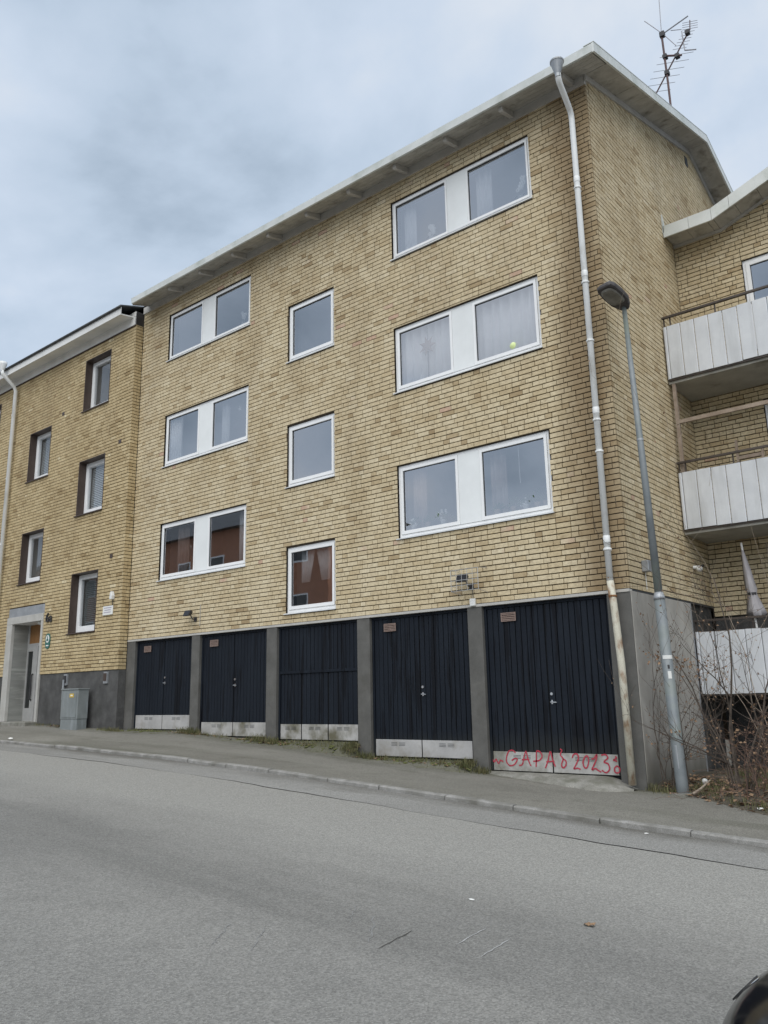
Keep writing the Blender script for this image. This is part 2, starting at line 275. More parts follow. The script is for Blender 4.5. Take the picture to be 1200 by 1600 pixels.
def asphalt_mat(name, base, light, dark, band=None):
    m = bpy.data.materials.new(name); m.use_nodes = True
    nt = m.node_tree; N = nt.nodes; L = nt.links; b = N['Principled BSDF']; b.inputs['Roughness'].default_value = .88
    b.inputs['Specular IOR Level'].default_value = .35
    g = N.new('ShaderNodeNewGeometry')
    def nz(sc, det, st=(1, 1, 1), rg=.6):
        v = N.new('ShaderNodeVectorMath'); v.operation = 'MULTIPLY'; v.inputs[1].default_value = st; L.new(g.outputs['Position'], v.inputs[0])
        n = N.new('ShaderNodeTexNoise'); n.inputs['Scale'].default_value = sc; n.inputs['Detail'].default_value = det; n.inputs['Roughness'].default_value = rg
        L.new(v.outputs[0], n.inputs['Vector']); return n.outputs['Fac']
    def rg(s, a, c, o0=0., o1=1.):
        r = N.new('ShaderNodeMapRange'); r.inputs[1].default_value = a; r.inputs[2].default_value = c; r.inputs[3].default_value = o0; r.inputs[4].default_value = o1
        L.new(s, r.inputs[0]); return r.outputs[0]
    def mix(f, a, c, mode='MIX'):
        x = N.new('ShaderNodeMix'); x.data_type = 'RGBA'; x.blend_type = mode
        if isinstance(f, (int, float)): x.inputs[0].default_value = f
        else: L.new(f, x.inputs[0])
        for i, v in ((6, a), (7, c)):
            if isinstance(v, tuple): x.inputs[i].default_value = v+(1,)
            else: L.new(v, x.inputs[i])
        return x.outputs[2]
    col = mix(rg(nz(.55, 5, (.5, 1.2, 1)), .35, .66), base, light)
    col = mix(rg(nz(2.2, 6), .56, .74, 0, .45), col, dark)
    col = mix(rg(nz(.5, 6, (.16, 1.5, 1), .65), .50, .66, 0, .75), col, dark)
    col = mix(rg(nz(.33, 5, (1, 1, 1), .7), .52, .60, 0, .5), col, tuple(c*.86 for c in base))
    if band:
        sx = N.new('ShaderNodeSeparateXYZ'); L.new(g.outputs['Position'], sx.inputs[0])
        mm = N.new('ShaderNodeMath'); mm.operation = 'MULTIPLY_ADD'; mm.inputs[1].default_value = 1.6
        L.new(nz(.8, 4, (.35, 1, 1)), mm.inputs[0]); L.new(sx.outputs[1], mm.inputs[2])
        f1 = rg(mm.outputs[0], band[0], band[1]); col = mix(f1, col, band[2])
    # stone chips
    vo = N.new('ShaderNodeTexVoronoi'); vo.inputs['Scale'].default_value = 100; L.new(g.outputs['Position'], vo.inputs['Vector'])
    ch = mix(1.0, (0.0, 0.0, 0.0), vo.outputs['Color'])
    bw = N.new('ShaderNodeRGBToBW'); L.new(ch, bw.inputs[0])
    f = rg(bw.outputs[0], .15, .9, .75, 1.30)
    cc = N.new('ShaderNodeCombineColor')
    for i in range(3): L.new(f, cc.inputs[i])
    col = mix(1.0, col, cc.outputs[0], 'MULTIPLY')
    v2 = N.new('ShaderNodeTexVoronoi'); v2.inputs['Scale'].default_value = 42; L.new(g.outputs['Position'], v2.inputs['Vector'])
    col = mix(rg(v2.outputs['Distance'], .17, .10, 0, .55), col, tuple(min(.6, c*1.75) for c in light))
    f3 = rg(nz(45, 4), .3, .7, .90, 1.10)
    c3 = N.new('ShaderNodeCombineColor')
    for i in range(3): L.new(f3, c3.inputs[i])
    col = mix(1.0, col, c3.outputs[0], 'MULTIPLY')
    L.new(col, b.inputs['Base Color'])
    bp = N.new('ShaderNodeBump'); bp.inputs['Strength'].default_value = .6; bp.inputs['Distance'].default_value = .006
    L.new(vo.outputs['Distance'], bp.inputs['Height']); L.new(bp.outputs[0], b.inputs['Normal'])
    return m
M['asphalt'] = asphalt_mat('road_asphalt', (.205, .201, .187), (.243, .237, .219), (.163, .160, .148), (-5.7, -4.2, (.285, .279, .257)))
M['asphalt_edge'] = asphalt_mat('gutter_asphalt', (.245, .241, .226), (.28, .276, .26), (.175, .172, .16), (-1.95, -1.55, (.135, .13, .115)))
M['apron'] = asphalt_mat('mossy_apron_asphalt', (.115, .112, .083), (.16, .155, .125), (.062, .064, .028))
M['walk'] = asphalt_mat('sidewalk_asphalt', (.175, .168, .145), (.23, .222, .194), (.09, .09, .066), (.25, .95, (.085, .085, .055)))  # band: mossy grime along the wall foot, also painting in contact shade

# ------------------------------------------------------------------ mesh helpers
class MB:
    def __init__(s): s.v = []; s.f = []; s.t = []
    def add(s, vs, fs, tone=None):
        o = len(s.v); s.v += [tuple(p) for p in vs]; s.f += [tuple(i+o for i in q) for q in fs]
        if tone is not None: s.t += [tone]*len(fs)
        return s
    def box(s, a, b, tone=None):
        x0, y0, z0 = (min(a[i], b[i]) for i in range(3)); x1, y1, z1 = (max(a[i], b[i]) for i in range(3))
        return s.add([(x0,y0,z0),(x1,y0,z0),(x1,y1,z0),(x0,y1,z0),(x0,y0,z1),(x1,y0,z1),(x1,y1,z1),(x0,y1,z1)],
                     [(0,3,2,1),(4,5,6,7),(0,1,5,4),(1,2,6,5),(2,3,7,6),(3,0,4,7)], tone)
    def hexa(s, p, tone=None):      # 4 bottom + 4 top points
        return s.add(p, [(0,3,2,1),(4,5,6,7),(0,1,5,4),(1,2,6,5),(2,3,7,6),(3,0,4,7)], tone)
    def tube(s, pts, r, n=8, cap=True):
        pts = [Vector(p) for p in pts]; rs = r if isinstance(r, (list, tuple)) else [r]*len(pts)
        o = len(s.v); prev = None
        for i, p in enumerate(pts):
            d = (pts[min(i+1, len(pts)-1)]-pts[max(i-1, 0)]).normalized()
            a = Vector((0, 0, 1)) if abs(d.z) < .9 else Vector((1, 0, 0))
            if prev is None: u = d.cross(a).normalized()
            else:
                u = prev-d*prev.dot(d); u = u.normalized() if u.length > 1e-6 else d.cross(a).normalized()
            prev = u; v = d.cross(u)
            for k in range(n):
                t = 2*math.pi*k/n; s.v.append(tuple(p+(u*math.cos(t)+v*math.sin(t))*rs[i]))
        for i in range(len(pts)-1):
            for k in range(n):
                a = o+i*n+k; b = o+i*n+(k+1) % n; s.f.append((a, b, b+n, a+n))
        if cap:
            s.f.append(tuple(o+k for k in range(n))[::-1]); e_ = o+(len(pts)-1)*n; s.f.append(tuple(e_+k for k in range(n)))
        return s
    def prism(s, poly, ax, t0, t1):   # polygon in the two other axes, extruded along axis ax
        n = len(poly); vs = []
        for t in (t0, t1):
            for p in poly:
                q = list(p); q.insert(ax, t); vs.append(tuple(q))
        fs = [tuple(range(n))[::-1], tuple(range(n, 2*n))]+[(i, (i+1) % n, n+(i+1) % n, n+i) for i in range(n)]
        return s.add(vs, fs)
    def lathe(s, prof, c=(0, 0, 0), n=16):
        o = len(s.v)
        for r, z in prof:
            for k in range(n):
                t = 2*math.pi*k/n; s.v.append((c[0]+r*math.cos(t), c[1]+r*math.sin(t), c[2]+z))
        for i in range(len(prof)-1):
            for k in range(n):
                a = o+i*n+k; b = o+i*n+(k+1) % n; s.f.append((a, b, b+n, a+n))
        s.f.append(tuple(o+k for k in range(n))[::-1]); e_ = o+(len(prof)-1)*n; s.f.append(tuple(e_+k for k in range(n)))
        return s
    def mesh(s, name, m, smooth=False):
        me = bpy.data.meshes.new(name); me.from_pydata(s.v, [], s.f); me.materials.append(m)
        if s.t:
            at = me.attributes.new('tone', 'FLOAT', 'FACE'); at.data.foreach_set('value', np.array(s.t, dtype=np.float32))
        if smooth: me.polygons.foreach_set('use_smooth', [True]*len(me.polygons))
        me.update(); return me
    def build(s, name, m, parent=None, smooth=False, bevel=0.0):
        o = bpy.data.objects.new(name, s.mesh(name, m, smooth)); COL.objects.link(o)
        if parent is not None: o.parent = parent
        if bevel:
            b = o.modifiers.new('bevel', 'BEVEL'); b.width = bevel; b.segments = 2; b.limit_method = 'ANGLE'
        return o
def empty(name, loc=(0, 0, 0)):
    # kept at the world origin so children can be written in place coordinates
    o = bpy.data.objects.new(name, None); COL.objects.link(o); o.empty_display_size = .2; return o
def tag(o, label=None, cat=None, group=None, kind=None):
    if label: o['label'] = label
    if cat: o['category'] = cat
    if group: o['group'] = group
    if kind: o['kind'] = kind
    return o
def copy_tree(o, parent=None):
    c = o.copy(); COL.objects.link(c)
    if parent is not None: c.parent = parent
    for ch in list(o.children): copy_tree(ch, c)
    return c

# ------------------------------------------------------------------ ground profiles
KX = [-60, -30, -20, -13.8, -10.4, -7.4, -4.8, -2.8, -.6, .83, 2.1, 12, 60]
KZ = [-.3, -.6, -.68, -.76, -.84, -.94, -1.06, -1.18, -1.31, -1.40, -1.46, -1.98, -4.2]
BX = [-60, -22, -17.8, -15.7, -12.4, -10, -7.5, -5, -2.5, 0, 2.1, 12, 60]
BZ = [-.3, -.44, -.47, -.49, -.61, -.66, -.82, -1.02, -1.19, -1.315, -1.40, -1.86, -4.1]
zk = lambda x: float(np.interp(x, KX, KZ)); zb = lambda x: float(np.interp(x, BX, BZ))
KY = -2.30
def zwalk(x, y):
    t = max(0., min(1., y/KY)); return zb(x)*(1-t)+zk(x)*t
zroad = lambda x, y=0: zk(x)-.048

def sheet(xs, ys_of, zf, name, m, parent=None):
    """grid: for each x a list of y values"""
    b = MB(); cols = []
    for x in xs:
        ys = ys_of(x); o = len(b.v)
        for y in ys: b.v.append((x, y, zf(x, y)))
        cols.append((o, len(ys)))
    for (a, n), (c, _) in zip(cols, cols[1:]):
        for k in range(n-1): b.f.append((a+k, c+k, c+k+1, a+k+1))
    o = b.build(name, m, parent, smooth=True); return o
jit = lambda x, s=0: .018*math.sin(x*2.1+s)+.012*math.sin(x*5.3+1.7*s)+.006*math.sin(x*13.1+s)
xs = list(np.arange(-60, -16, 2.))+list(np.arange(-16, 5, .12))+list(np.arange(5, 61, 2.5))
ground = MB().add([(-900, -900, -6), (900, -900, -6), (900, 900, -6), (-900, 900, -6)], [(0, 1, 2, 3)]).build('ground', M['soil']); tag(ground, kind='structure')
road = sheet(xs, lambda x: [-45, -20, -14, -10, -8, -6, -4.5, -3.362+jit(x)], lambda x, y: zroad(x), 'road', M['asphalt']); tag(road, kind='structure')
gut = sheet(xs, lambda x: [-3.338+jit(x), -3.0, -2.7, -2.38], lambda x, y: zroad(x)+.003*math.sin(x*1.3), 'gutter_strip', M['asphalt_edge'], road)
sheet(xs, lambda x: [-3.5, -2.2], lambda x, y: zroad(x)-.022, 'crack_filling', M['tar'], road)
def strip(pts, wd, z, name, m, parent):
    b = MB(); n = len(pts)
    for i, (x, y) in enumerate(pts):
        a = Vector(pts[max(i-1, 0)]); c = Vector(pts[min(i+1, n-1)]); d = (c-a).normalized(); q = Vector((-d.y, d.x))*wd*(.5+.5*random.random())*(1 if 0 < i < n-1 else .3)
        b.v += [(x+q.x, y+q.y, zroad(x)+z), (x-q.x, y-q.y, zroad(x)+z)]
    for i in range(n-1): b.f.append((2*i, 2*i+1, 2*i+3, 2*i+2))
    return b.build(name, m, parent)
def wob(a, c, n=9, s=.006): return [(a[0]+(c[0]-a[0])*t/n+random.uniform(-s, s), a[1]+(c[1]-a[1])*t/n+random.uniform(-s, s)) for t in range(n+1)]
strip(wob((1.523, -6.817), (1.481, -6.427)), .006, .003, 'scratch', M['scuff'], road)
strip(wob((1.749, -6.905), (1.708, -6.52)), .006, .003, 'scratch', M['scuff'], road)
strip(wob((1.217, -7.205), (1.163, -6.791)), .006, .003, 'scratch', M['tar'], road)

for k_ in range(5):
    xx = random.uniform(.1, .9); yy = random.uniform(-7.6, -6.5); strip(wob((xx, yy), (xx+.25, yy-.35), 12, .012), .004, .003, 'scratch', M['scuff_faint'], road)
# sidewalk: street front, then the wedge by the planting bed
BEDX = [-.02, .3, .71, 1.36, 1.78, 3.0, 6.0, 60]; BEDY = [.10, .04, -.11, -.62, -.90, -1.1, -1.2, -1.2]
def backedge(x): return .6 if x < -.02 else float(np.interp(x, BEDX, BEDY))
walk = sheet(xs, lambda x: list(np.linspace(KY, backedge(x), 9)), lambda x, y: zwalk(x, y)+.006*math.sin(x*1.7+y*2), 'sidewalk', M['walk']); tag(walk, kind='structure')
# kerb stones
kerb = empty('kerb'); tag(kerb, kind='structure')
x = -34.0
while x < 14:
    ln = random.choice((.95, 1.0, 1.1, 1.25)); x2 = x+ln-.014
    dy = random.uniform(-.008, .008); dz = random.uniform(-.008, .006)
    b = MB(); ns = 6; sec = []
    for i in range(ns+1):
        xx = x+(x2-x)*i/ns; wv = random.uniform(-.005, .005); zt = zk(xx)+.012+dz+random.uniform(-.003, .003)
        sec.append([(xx, KY+.03, zt-.2), (xx, KY-.075+dy, zt-.25), (xx, KY-.068+dy+wv, zt-.018), (xx, KY-.052+dy+wv, zt-.002), (xx, KY+.025, zt)])
    o_ = 0
    for s_ in sec: b.v += s_
    for i in range(ns):
        for k in range(5): a = i*5+k; c = i*5+(k+1) % 5; b.f.append((a, c, c+5, a+5))
    b.f += [(4, 3, 2, 1, 0), tuple(ns*5+k for k in range(5))]
    b.build('kerb_stone', M['kerb'], kerb); x += ln
# planting bed
bx = list(np.arange(.0, 6, .16))+[8, 12, 30]
def zbed(x, y):
    k = max(0, min(1, (y-backedge(max(x, .02)))/.5)); return zwalk(x, min(0, y))+.006+(.07+.03*math.sin(x*5+y*3)*math.sin(y*4.1))*k
bed = sheet(bx, lambda x: list(np.linspace(backedge(max(x, .02))-.04, 3.72, 16)), zbed, 'planting_bed', M['soil']); tag(bed, kind='structure')

# ------------------------------------------------------------------ brickwork
CO = .0865; JH = .0165; JV = .0105; SL = .240; HL = .113
def lay(u0, u1, z0, z1, openings, top=None, seed=0, mirror=False):
    """monk bond courses -> list of (ua, ub, za, zb, full)"""
    r = random.Random(seed); res = []; k = 0; z = z0
    while z < z1-.02:
        za, zb_ = z+JH*.5, z+CO-JH*.5
        u = u0-r.choice((0, .06, .125, .19, .25, .31, .44, .5)); pat = r.randint(0, 2)
        while u < u1:
            ln = HL if pat % 3 == 2 else SL
            if r.random() < .03: ln = HL
            a, c = u+JV*.5, u+ln+JV*.5; u += ln+JV; pat += 1
            segs = [(max(a, u0), min(c, u1), za, min(zb_, z1))]
            for (o0, o1, p0, p1) in openings:
                ns_ = []
                for (sa, sb, ta, tb) in segs:
                    if sb <= o0 or sa >= o1 or tb <= p0 or ta >= p1: ns_.append((sa, sb, ta, tb)); continue
                    # clip vertically when mostly outside, else horizontally
                    if tb > p1 and ta < p1 and sa >= o0-.01 and sb <= o1+.01: ns_.append((sa, sb, p1+.004, tb)); continue
                    if ta < p0 and tb > p0 and sa >= o0-.01 and sb <= o1+.01: ns_.append((sa, sb, ta, p0-.004)); continue
                    if sa < o0: ns_.append((sa, o0, ta, tb))
                    if sb > o1: ns_.append((o1, sb, ta, tb))
                    if tb > p1 and ta < p1: ns_.append((max(sa, o0), min(sb, o1), p1+.004, tb))
                    if ta < p0 and tb > p0: ns_.append((max(sa, o0), min(sb, o1), ta, p0-.004))
                segs = ns_
            for (sa, sb, ta, tb) in segs:
                if top is not None: tb = min(tb, top(sa), top(sb))
                if sb-sa < .02 or tb-ta < .014: continue
                res.append((sa, sb, ta, tb, abs(sb-sa-ln) < 1e-6 and abs(tb-ta-(CO-JH)) < 1e-6))
        z += CO
    return res
def tone(r):
    q = r.random()
    if q < .055: return r.uniform(.18, .38)
    if q < .062: return 1.0
    return min(.93, max(.3, r.gauss(.60, .085)))
DEP = .11
def brickwork(parent, walls, matb, n_single=300, seed=1):
    """walls: list of (kind, plane, rects). 'front' faces -y at y=plane, 'gable' faces +x at x=plane"""
    r = random.Random(seed); allb = []
    for kind, pl, rects in walls:
        for q in rects:
            uc = (q[0]+q[1])/2; zc = (q[2]+q[3])/2
            p = (uc, pl, zc) if kind == 'front' else (pl, uc, zc)
            v = Vector(p)-Vector(CAM); d = v.length; cosn = abs(v.y if kind == 'front' else v.x)/d
            tst = (v.dot(fw)); ix = v.dot(r2)/tst if tst > 0 else 9
            vis = tst > 0 and abs(ix) < .47
            score = (q[1]-q[0])*(q[3]-q[2])*cosn/(d*d) if (q[4] and vis) else 0
            allb.append((score, kind, pl, q))
    allb.sort(key=lambda t: -t[0])
    pool = {}
    rest = MB()
    for i, (sc, kind, pl, q) in enumerate(allb):
        pro = r.uniform(-.0025, .0025); tn = tone(r)
        if i < n_single and sc > 0:
            ti = round(tn*10)/10; key = (kind, round(q[1]-q[0], 3), ti)
            if key not in pool:
                hx = (q[1]-q[0])/2; hz = (q[3]-q[2])/2; c = .003
                b = MB()
                if kind == 'front': vs = [(-hx, DEP, -hz), (hx, DEP, -hz), (hx, DEP, hz), (-hx, DEP, hz), (-hx, c, -hz), (hx, c, -hz), (hx, c, hz), (-hx, c, hz), (-hx+c, 0, -hz+c), (hx-c, 0, -hz+c), (hx-c, 0, hz-c), (-hx+c, 0, hz-c)]
                else: vs = [(-DEP, -hx, -hz), (-DEP, hx, -hz), (-DEP, hx, hz), (-DEP, -hx, hz), (-c, -hx, -hz), (-c, hx, -hz), (-c, hx, hz), (-c, -hx, hz), (0, -hx+c, -hz+c), (0, hx-c, -hz+c), (0, hx-c, hz-c), (0, -hx+c, hz-c)]
                fs = [(0, 1, 5, 4), (1, 2, 6, 5), (2, 3, 7, 6), (3, 0, 4, 7), (4, 5, 9, 8), (5, 6, 10, 9), (6, 7, 11, 10), (7, 4, 8, 11), (8, 9, 10, 11)]
                b.add(vs, fs, ti); pool[key] = b.mesh('brick', matb)
            o = bpy.data.objects.new('brick', pool[key]); COL.objects.link(o); o.parent = parent
            uc = (q[0]+q[1])/2; zc = (q[2]+q[3])/2
            o.location = (uc, pl+pro, zc) if kind == 'front' else (pl-pro, uc, zc)
        else:
            if kind == 'front': rest.box((q[0], pl+pro, q[2]), (q[1], pl+DEP, q[3]), tn)
            else: rest.box((pl-DEP, q[0], q[2]), (pl-pro, q[1], q[3]), tn)
    o = rest.build('brickwork', matb, parent); tag(o, kind='stuff'); return o
def pierced(b, u0, u1, z0, z1, openings, kind, pl, depth=.30):
    """wall slab with openings, cut into cells; front at pl, given depth behind"""
    us = sorted({u0, u1, *[v for o in openings for v in o[:2] if u0 < v < u1]}); zs = sorted({z0, z1, *[v for o in openings for v in o[2:4] if z0 < v < z1]})
    for a, c in zip(us, us[1:]):
        run = None
        for p, q in list(zip(zs, zs[1:]))+[(None, None)]:
            hole = p is None or any(o[0] <= (a+c)/2 <= o[1] and o[2] <= (p+q)/2 <= o[3] for o in openings)
            if not hole: run = (run[0], q) if run else (p, q)
            if hole and run:
                if kind == 'front': b.box((a, pl, run[0]), (c, pl+depth, run[1]))
                else: b.box((pl-depth, a, run[0]), (pl, c, run[1]))
                run = None

# ------------------------------------------------------------------ windows
def sheet_folds(x0, x1, z0, z1, y, m, name, amp=.02, per=.11):
    b = MB(); n = max(8, int((x1-x0)/per*6))
    for i in range(n+1):
        x = x0+(x1-x0)*i/n; yy = y+amp*math.sin((x-x0)/per*2*math.pi+.5*math.sin(x*9))
        b.v += [(x, yy, z0), (x+.01*math.sin(x*20), yy, z1)]
    for i in range(n): b.f.append((2*i, 2*i+2, 2*i+3, 2*i+1))
    o = b.build(name, m, None, smooth=True)
    s = o.modifiers.new('thick', 'SOLIDIFY'); s.thickness = .003
    return o
def window(parent, x0, x1, z0, z1, y, panel=True, recess=.055, sash=.055, name='window', jamb=.075, room=True, panel_w=.44):
    """white window set `recess` behind wall face y; returns pane rectangles"""
    W = empty(name); W.parent = parent
    yf = y+recess; fr = MB(); t = .05
    o = .012
    X0, X1, Z0, Z1 = x0+.006, x1-.006, z0+.03, z1-.006
    fr.box((X0, yf, Z0), (X0+t, yf+.09, Z1)); fr.box((X1-t, yf, Z0), (X1, yf+.09, Z1))
    fr.box((X0+t, yf, Z1-t), (X1-t, yf+.09, Z1)); fr.box((X0+t, yf, Z0), (X1-t, yf+.09, Z0+t))
    panes = []
    if panel:
        xc = (X0+X1)/2-.01; pa, pb = xc-panel_w/2, xc+panel_w/2
        secs = [(X0+t, pa), (pb, X1-t)]
        MB().box((pa, yf-.012, Z0+t+.002), (pb, yf+.06, Z1-t-.002)).build('panel', M['panel'], W, bevel=.004)
    else: secs = [(X0+t, X1-t)]
    fr.build('frame', M['frame'], W, bevel=.004)
    for (a, c) in secs:
        a += .004; c -= .004; b0, b1 = Z0+t+.004, Z1-t-.004; s = sash
        q = MB(); ys = yf-.018
        q.box((a, ys, b0), (a+s, ys+.08, b1)); q.box((c-s, ys, b0), (c, ys+.08, b1)); q.box((a+s, ys, b1-s), (c-s, ys+.08, b1)); q.box((a+s, ys, b0), (c-s, ys+.08, b0+s+.012))
        q.build('sash', M['frame'], W, bevel=.004)
        g = MB(); k = .009
        g.box((a+s, ys+.02, b0+s+.012), (a+s+k, ys+.05, b1-s)); g.box((c-s-k, ys+.02, b0+s+.012), (c-s, ys+.05, b1-s)); g.box((a+s+k, ys+.02, b1-s-k), (c-s-k, ys+.05, b1-s))
        g.build('gasket', M['gasket'], W)
        tilt = random.uniform(-.0015, .0015)
        yg = ys+.034
        MB().add([(a+s, yg+tilt, b0+s+.012), (c-s, yg-tilt, b0+s+.012), (c-s, yg-tilt, b1-s), (a+s, yg+tilt, b1-s)], [(0, 1, 2, 3)]).build('pane', M['glass'], W)
        panes.append((a+s, c-s, b0+s+.012, b1-s, yg))
    # sill: sloping sheet with drip edge
    MB().hexa([(x0-.02, y-.035, z0-.012), (x1+.02, y-.035, z0-.012), (x1+.02, yf+.02, z0+.012), (x0-.02, yf+.02, z0+.012),
               (x0-.02, y-.035, z0+.006), (x1+.02, y-.035, z0+.006), (x1+.02, yf+.02, z0+.034), (x0-.02, yf+.02, z0+.034)]).build('sill', M['sill'], W)
    if room:
        rm = MB(); D = 1.9; yb = yf+.10
        x_0, x_1, z_0, z_1 = x0-.15, x1+.15, z0-.55, z1+.35
        vs = [(x_0, yb, z_0), (x_1, yb, z_0), (x_1, yb+D, z_0), (x_0, yb+D, z_0), (x_0, yb, z_1), (x_1, yb, z_1), (x_1, yb+D, z_1), (x_0, yb+D, z_1)]
        rm.add(vs, [(0, 1, 2, 3), (4, 7, 6, 5), (1, 5, 6, 2), (2, 6, 7, 3), (3, 7, 4, 0)])
        rm.build('room', M['room'], W)
    return panes

# ================================================================== MAIN BUILDING
BB = 1.464; XL = -12.59
main = empty('apartment_building')
tag(main, 'three storey yellow brick apartment block with navy garage doors at street level', 'building')
RX, MXc, LX = (-4.23, -1.123), (-7.142, -5.781), (-11.482, -8.378)
rowsP = [(2.769, 4.144), (5.554, 6.885), (8.323, 9.60)]; rowsM = [(1.652, 3.004), (4.254, 5.599), (7.021, 8.345)]
op_front = [(a[0], a[1], z0, z1) for a in (RX, LX) for z0, z1 in rowsP]+[(MXc[0], MXc[1], z0, z1) for z0, z1 in rowsM]
EZ, SLP, RY = 10.13, .306, 5.45             # roof sheet height at eave edge (y=-.55), slope, ridge y
under = lambda y: EZ-.135+(y+.55)*SLP if y <= RY else EZ-.135+(2*RY-y+.55)*SLP    # underside of roof
wtop = under(0)-.02
DEPTH = 2*RY
wall = MB()
pierced(wall, XL, 0-.018, BB, wtop, op_front, 'front', .018)
# gable wall slab (mortar) with sloping top
ys_ = [.012, RY, DEPTH]
for a, c in zip(ys_, ys_[1:]):
    wall.hexa([(-.3, a, BB), (-.018, a, BB), (-.018, c, BB), (-.3, c, BB), (-.3, a, under(a)-.02), (-.018, a, under(a)-.02), (-.018, c, under(c)-.02), (-.3, c, under(c)-.02)])
wall.box((XL, DEPTH-.3, -1.2), (-.3, DEPTH, wtop-.05))
wallo = wall.build('brick_wall', M['mortar'], main)
gtop = lambda y: under(y)-.045
front = lay(XL+.004, -.002, BB, wtop, op_front, top=lambda u: wtop-.02, seed=3)
gab = [q for q in lay(.004, DEPTH, BB, 11.9, [], top=gtop, seed=5) if (q[0] < 3.75 or q[2] > 8.2)]
gab = [(max(q[0], DEP+.006), q[1], q[2], q[3], q[4] and q[0] >= DEP+.006) for q in gab if q[1] > DEP+.03]
# corner quoins: front bricks wrap the corner, so the gable shows their ends
front = [(q[0], min(q[1], -.002), q[2], q[3], q[4]) for q in front]
brickwork(wallo, [('front', 0.0, front), ('gable', 0.0, gab)], M['brick'], 300, 2)
# pinkish steel / tile strip under the bricks
MB().box((XL+.02, -.012, BB-.045), (-.004, .10, BB-.002)).build('lintel_strip', M['friezeboard'], main)
MB().box((-.10, .101, BB-.028), (.010, 3.68, BB-.006)).build('drip_strip', M['gasket'], main)

# pillars
PX = [(XL, -12.264, -.9), (-10.111, -9.833, -1), (-7.683, -7.386, -1.2), (-5.246, -4.946, -1.4), (-2.816, -2.534, -1.5)]
for a, c, zz in PX: MB().box((a, .0, zz), (c, .35, BB-.046)).build('pillar', M['pillar'], main, bevel=.008)
MB().box((-.363, 0, -1.7), (-.002, .35, BB-.046)).build('pillar', M['pillar'], main, bevel=.008)
# basement side wall: light plaster panel then dark recess
gp = MB().box((-.30, .36, -2.0), (-.006, 2.44, BB-.03)); gp.build('plaster_panel', M['plaster'], main)
MB().box((-.001, .012, -2.0), (.012, 2.44, BB-.032)).build('plaster_skin', M['plaster'], main, bevel=.006)
MB().box((-.02, 2.44, -2.0), (.022, 2.47, BB-.034)).build('edge_strip', M['zinc'], main)
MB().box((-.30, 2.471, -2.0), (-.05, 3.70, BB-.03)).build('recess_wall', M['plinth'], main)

MB().box((-.01, 5.15, 11.30), (.012, 5.30, 11.52)).build('gable_vent', M['gasket'], main)
# garage doors
def vent(parent, x, z, w_=.27, h=.14, y=.046):
    b = MB(); t = .014
    b.box((x, y, z-h), (x+w_, y+.012, z-h+t)); b.box((x, y, z-t), (x+w_, y+.012, z)); b.box((x, y, z-h+t), (x+t, y+.012, z-t)); b.box((x+w_-t, y, z-h+t), (x+w_, y+.012, z-t))
    for k in range(4):
        zz = z-h+t+.006+k*(h-2*t)/4
        b.hexa([(x+t, y+.001, zz), (x+w_-t, y+.001, zz), (x+w_-t, y+.02, zz+.012), (x+t, y+.02, zz+.012), (x+t, y+.001, zz+.012), (x+w_-t, y+.001, zz+.012), (x+w_-t, y+.02, zz+.024), (x+t, y+.02, zz+.024)])
    return b.build('vent_grille', M['vent'], parent)
def boards(parent, x0, x1, z0, z1, y, n):
    wd = (x1-x0)/n; me = None
    for k in range(n):
        g = .0055; h = wd/2-g
        if me is None:
            b = MB(); c = .008
            vs = [(-h, .02, z0), (-h, c, z0), (-h+c, 0, z0), (h-c, 0, z0), (h, c, z0), (h, .02, z0)]
            vs = vs+[(p[0], p[1], z1) for p in vs]; fs = [(i, i+1, i+7, i+6) for i in range(5)]+[(0, 6, 11, 5), tuple(range(6))[::-1], tuple(range(6, 12))]
            me = b.add(vs, [f[::-1] for f in fs]).mesh('board', M['door'])
        o = bpy.data.objects.new('board', me); COL.objects.link(o); o.parent = parent
        o.location = (x0+wd*(k+.5), y+random.uniform(-.003, .002), 0)
def plate(parent, x0, x1, z0, z1, y, m, slots=True):
    p = MB().box((x0, y, z0), (x1, y+.012, z1)).build('kick_plate', m, parent, bevel=.003)
    if slots:
        b = MB(); xc = (x0+x1)/2; zz = z1-.055
        for s_ in (-1, 1):
            for k in range(3): b.box((xc+s_*.085-.065, y-.003, zz-k*.022), (xc+s_*.085+.065, y+.002, zz-k*.022+.006))
        b.build('vent_slots', M['gasket'], parent)
def lock(parent, x, z, y=.07, d=1):
    b = MB(); b.tube([(x, y+.01, z+.12), (x, y-.012, z+.12)], .022, 12); b.box((x-.012, y-.004, z-.03), (x+.012, y+.006, z+.03))
    b.tube([(x, y, z), (x, y-.05, z), (x+d*.10, y-.055, z-.005)], .009, 8)
    b.build('handle', M['steel'], parent, smooth=False)
DOORS = [(-12.264, -10.111, -.60, -.29), (-9.833, -7.683, -.72, -.44), (-7.386, -5.246, -.75, -.47), (-4.946, -2.816, -1.0, -.715), (-2.534, -.363, -1.145, -.86)]
gdoors = []
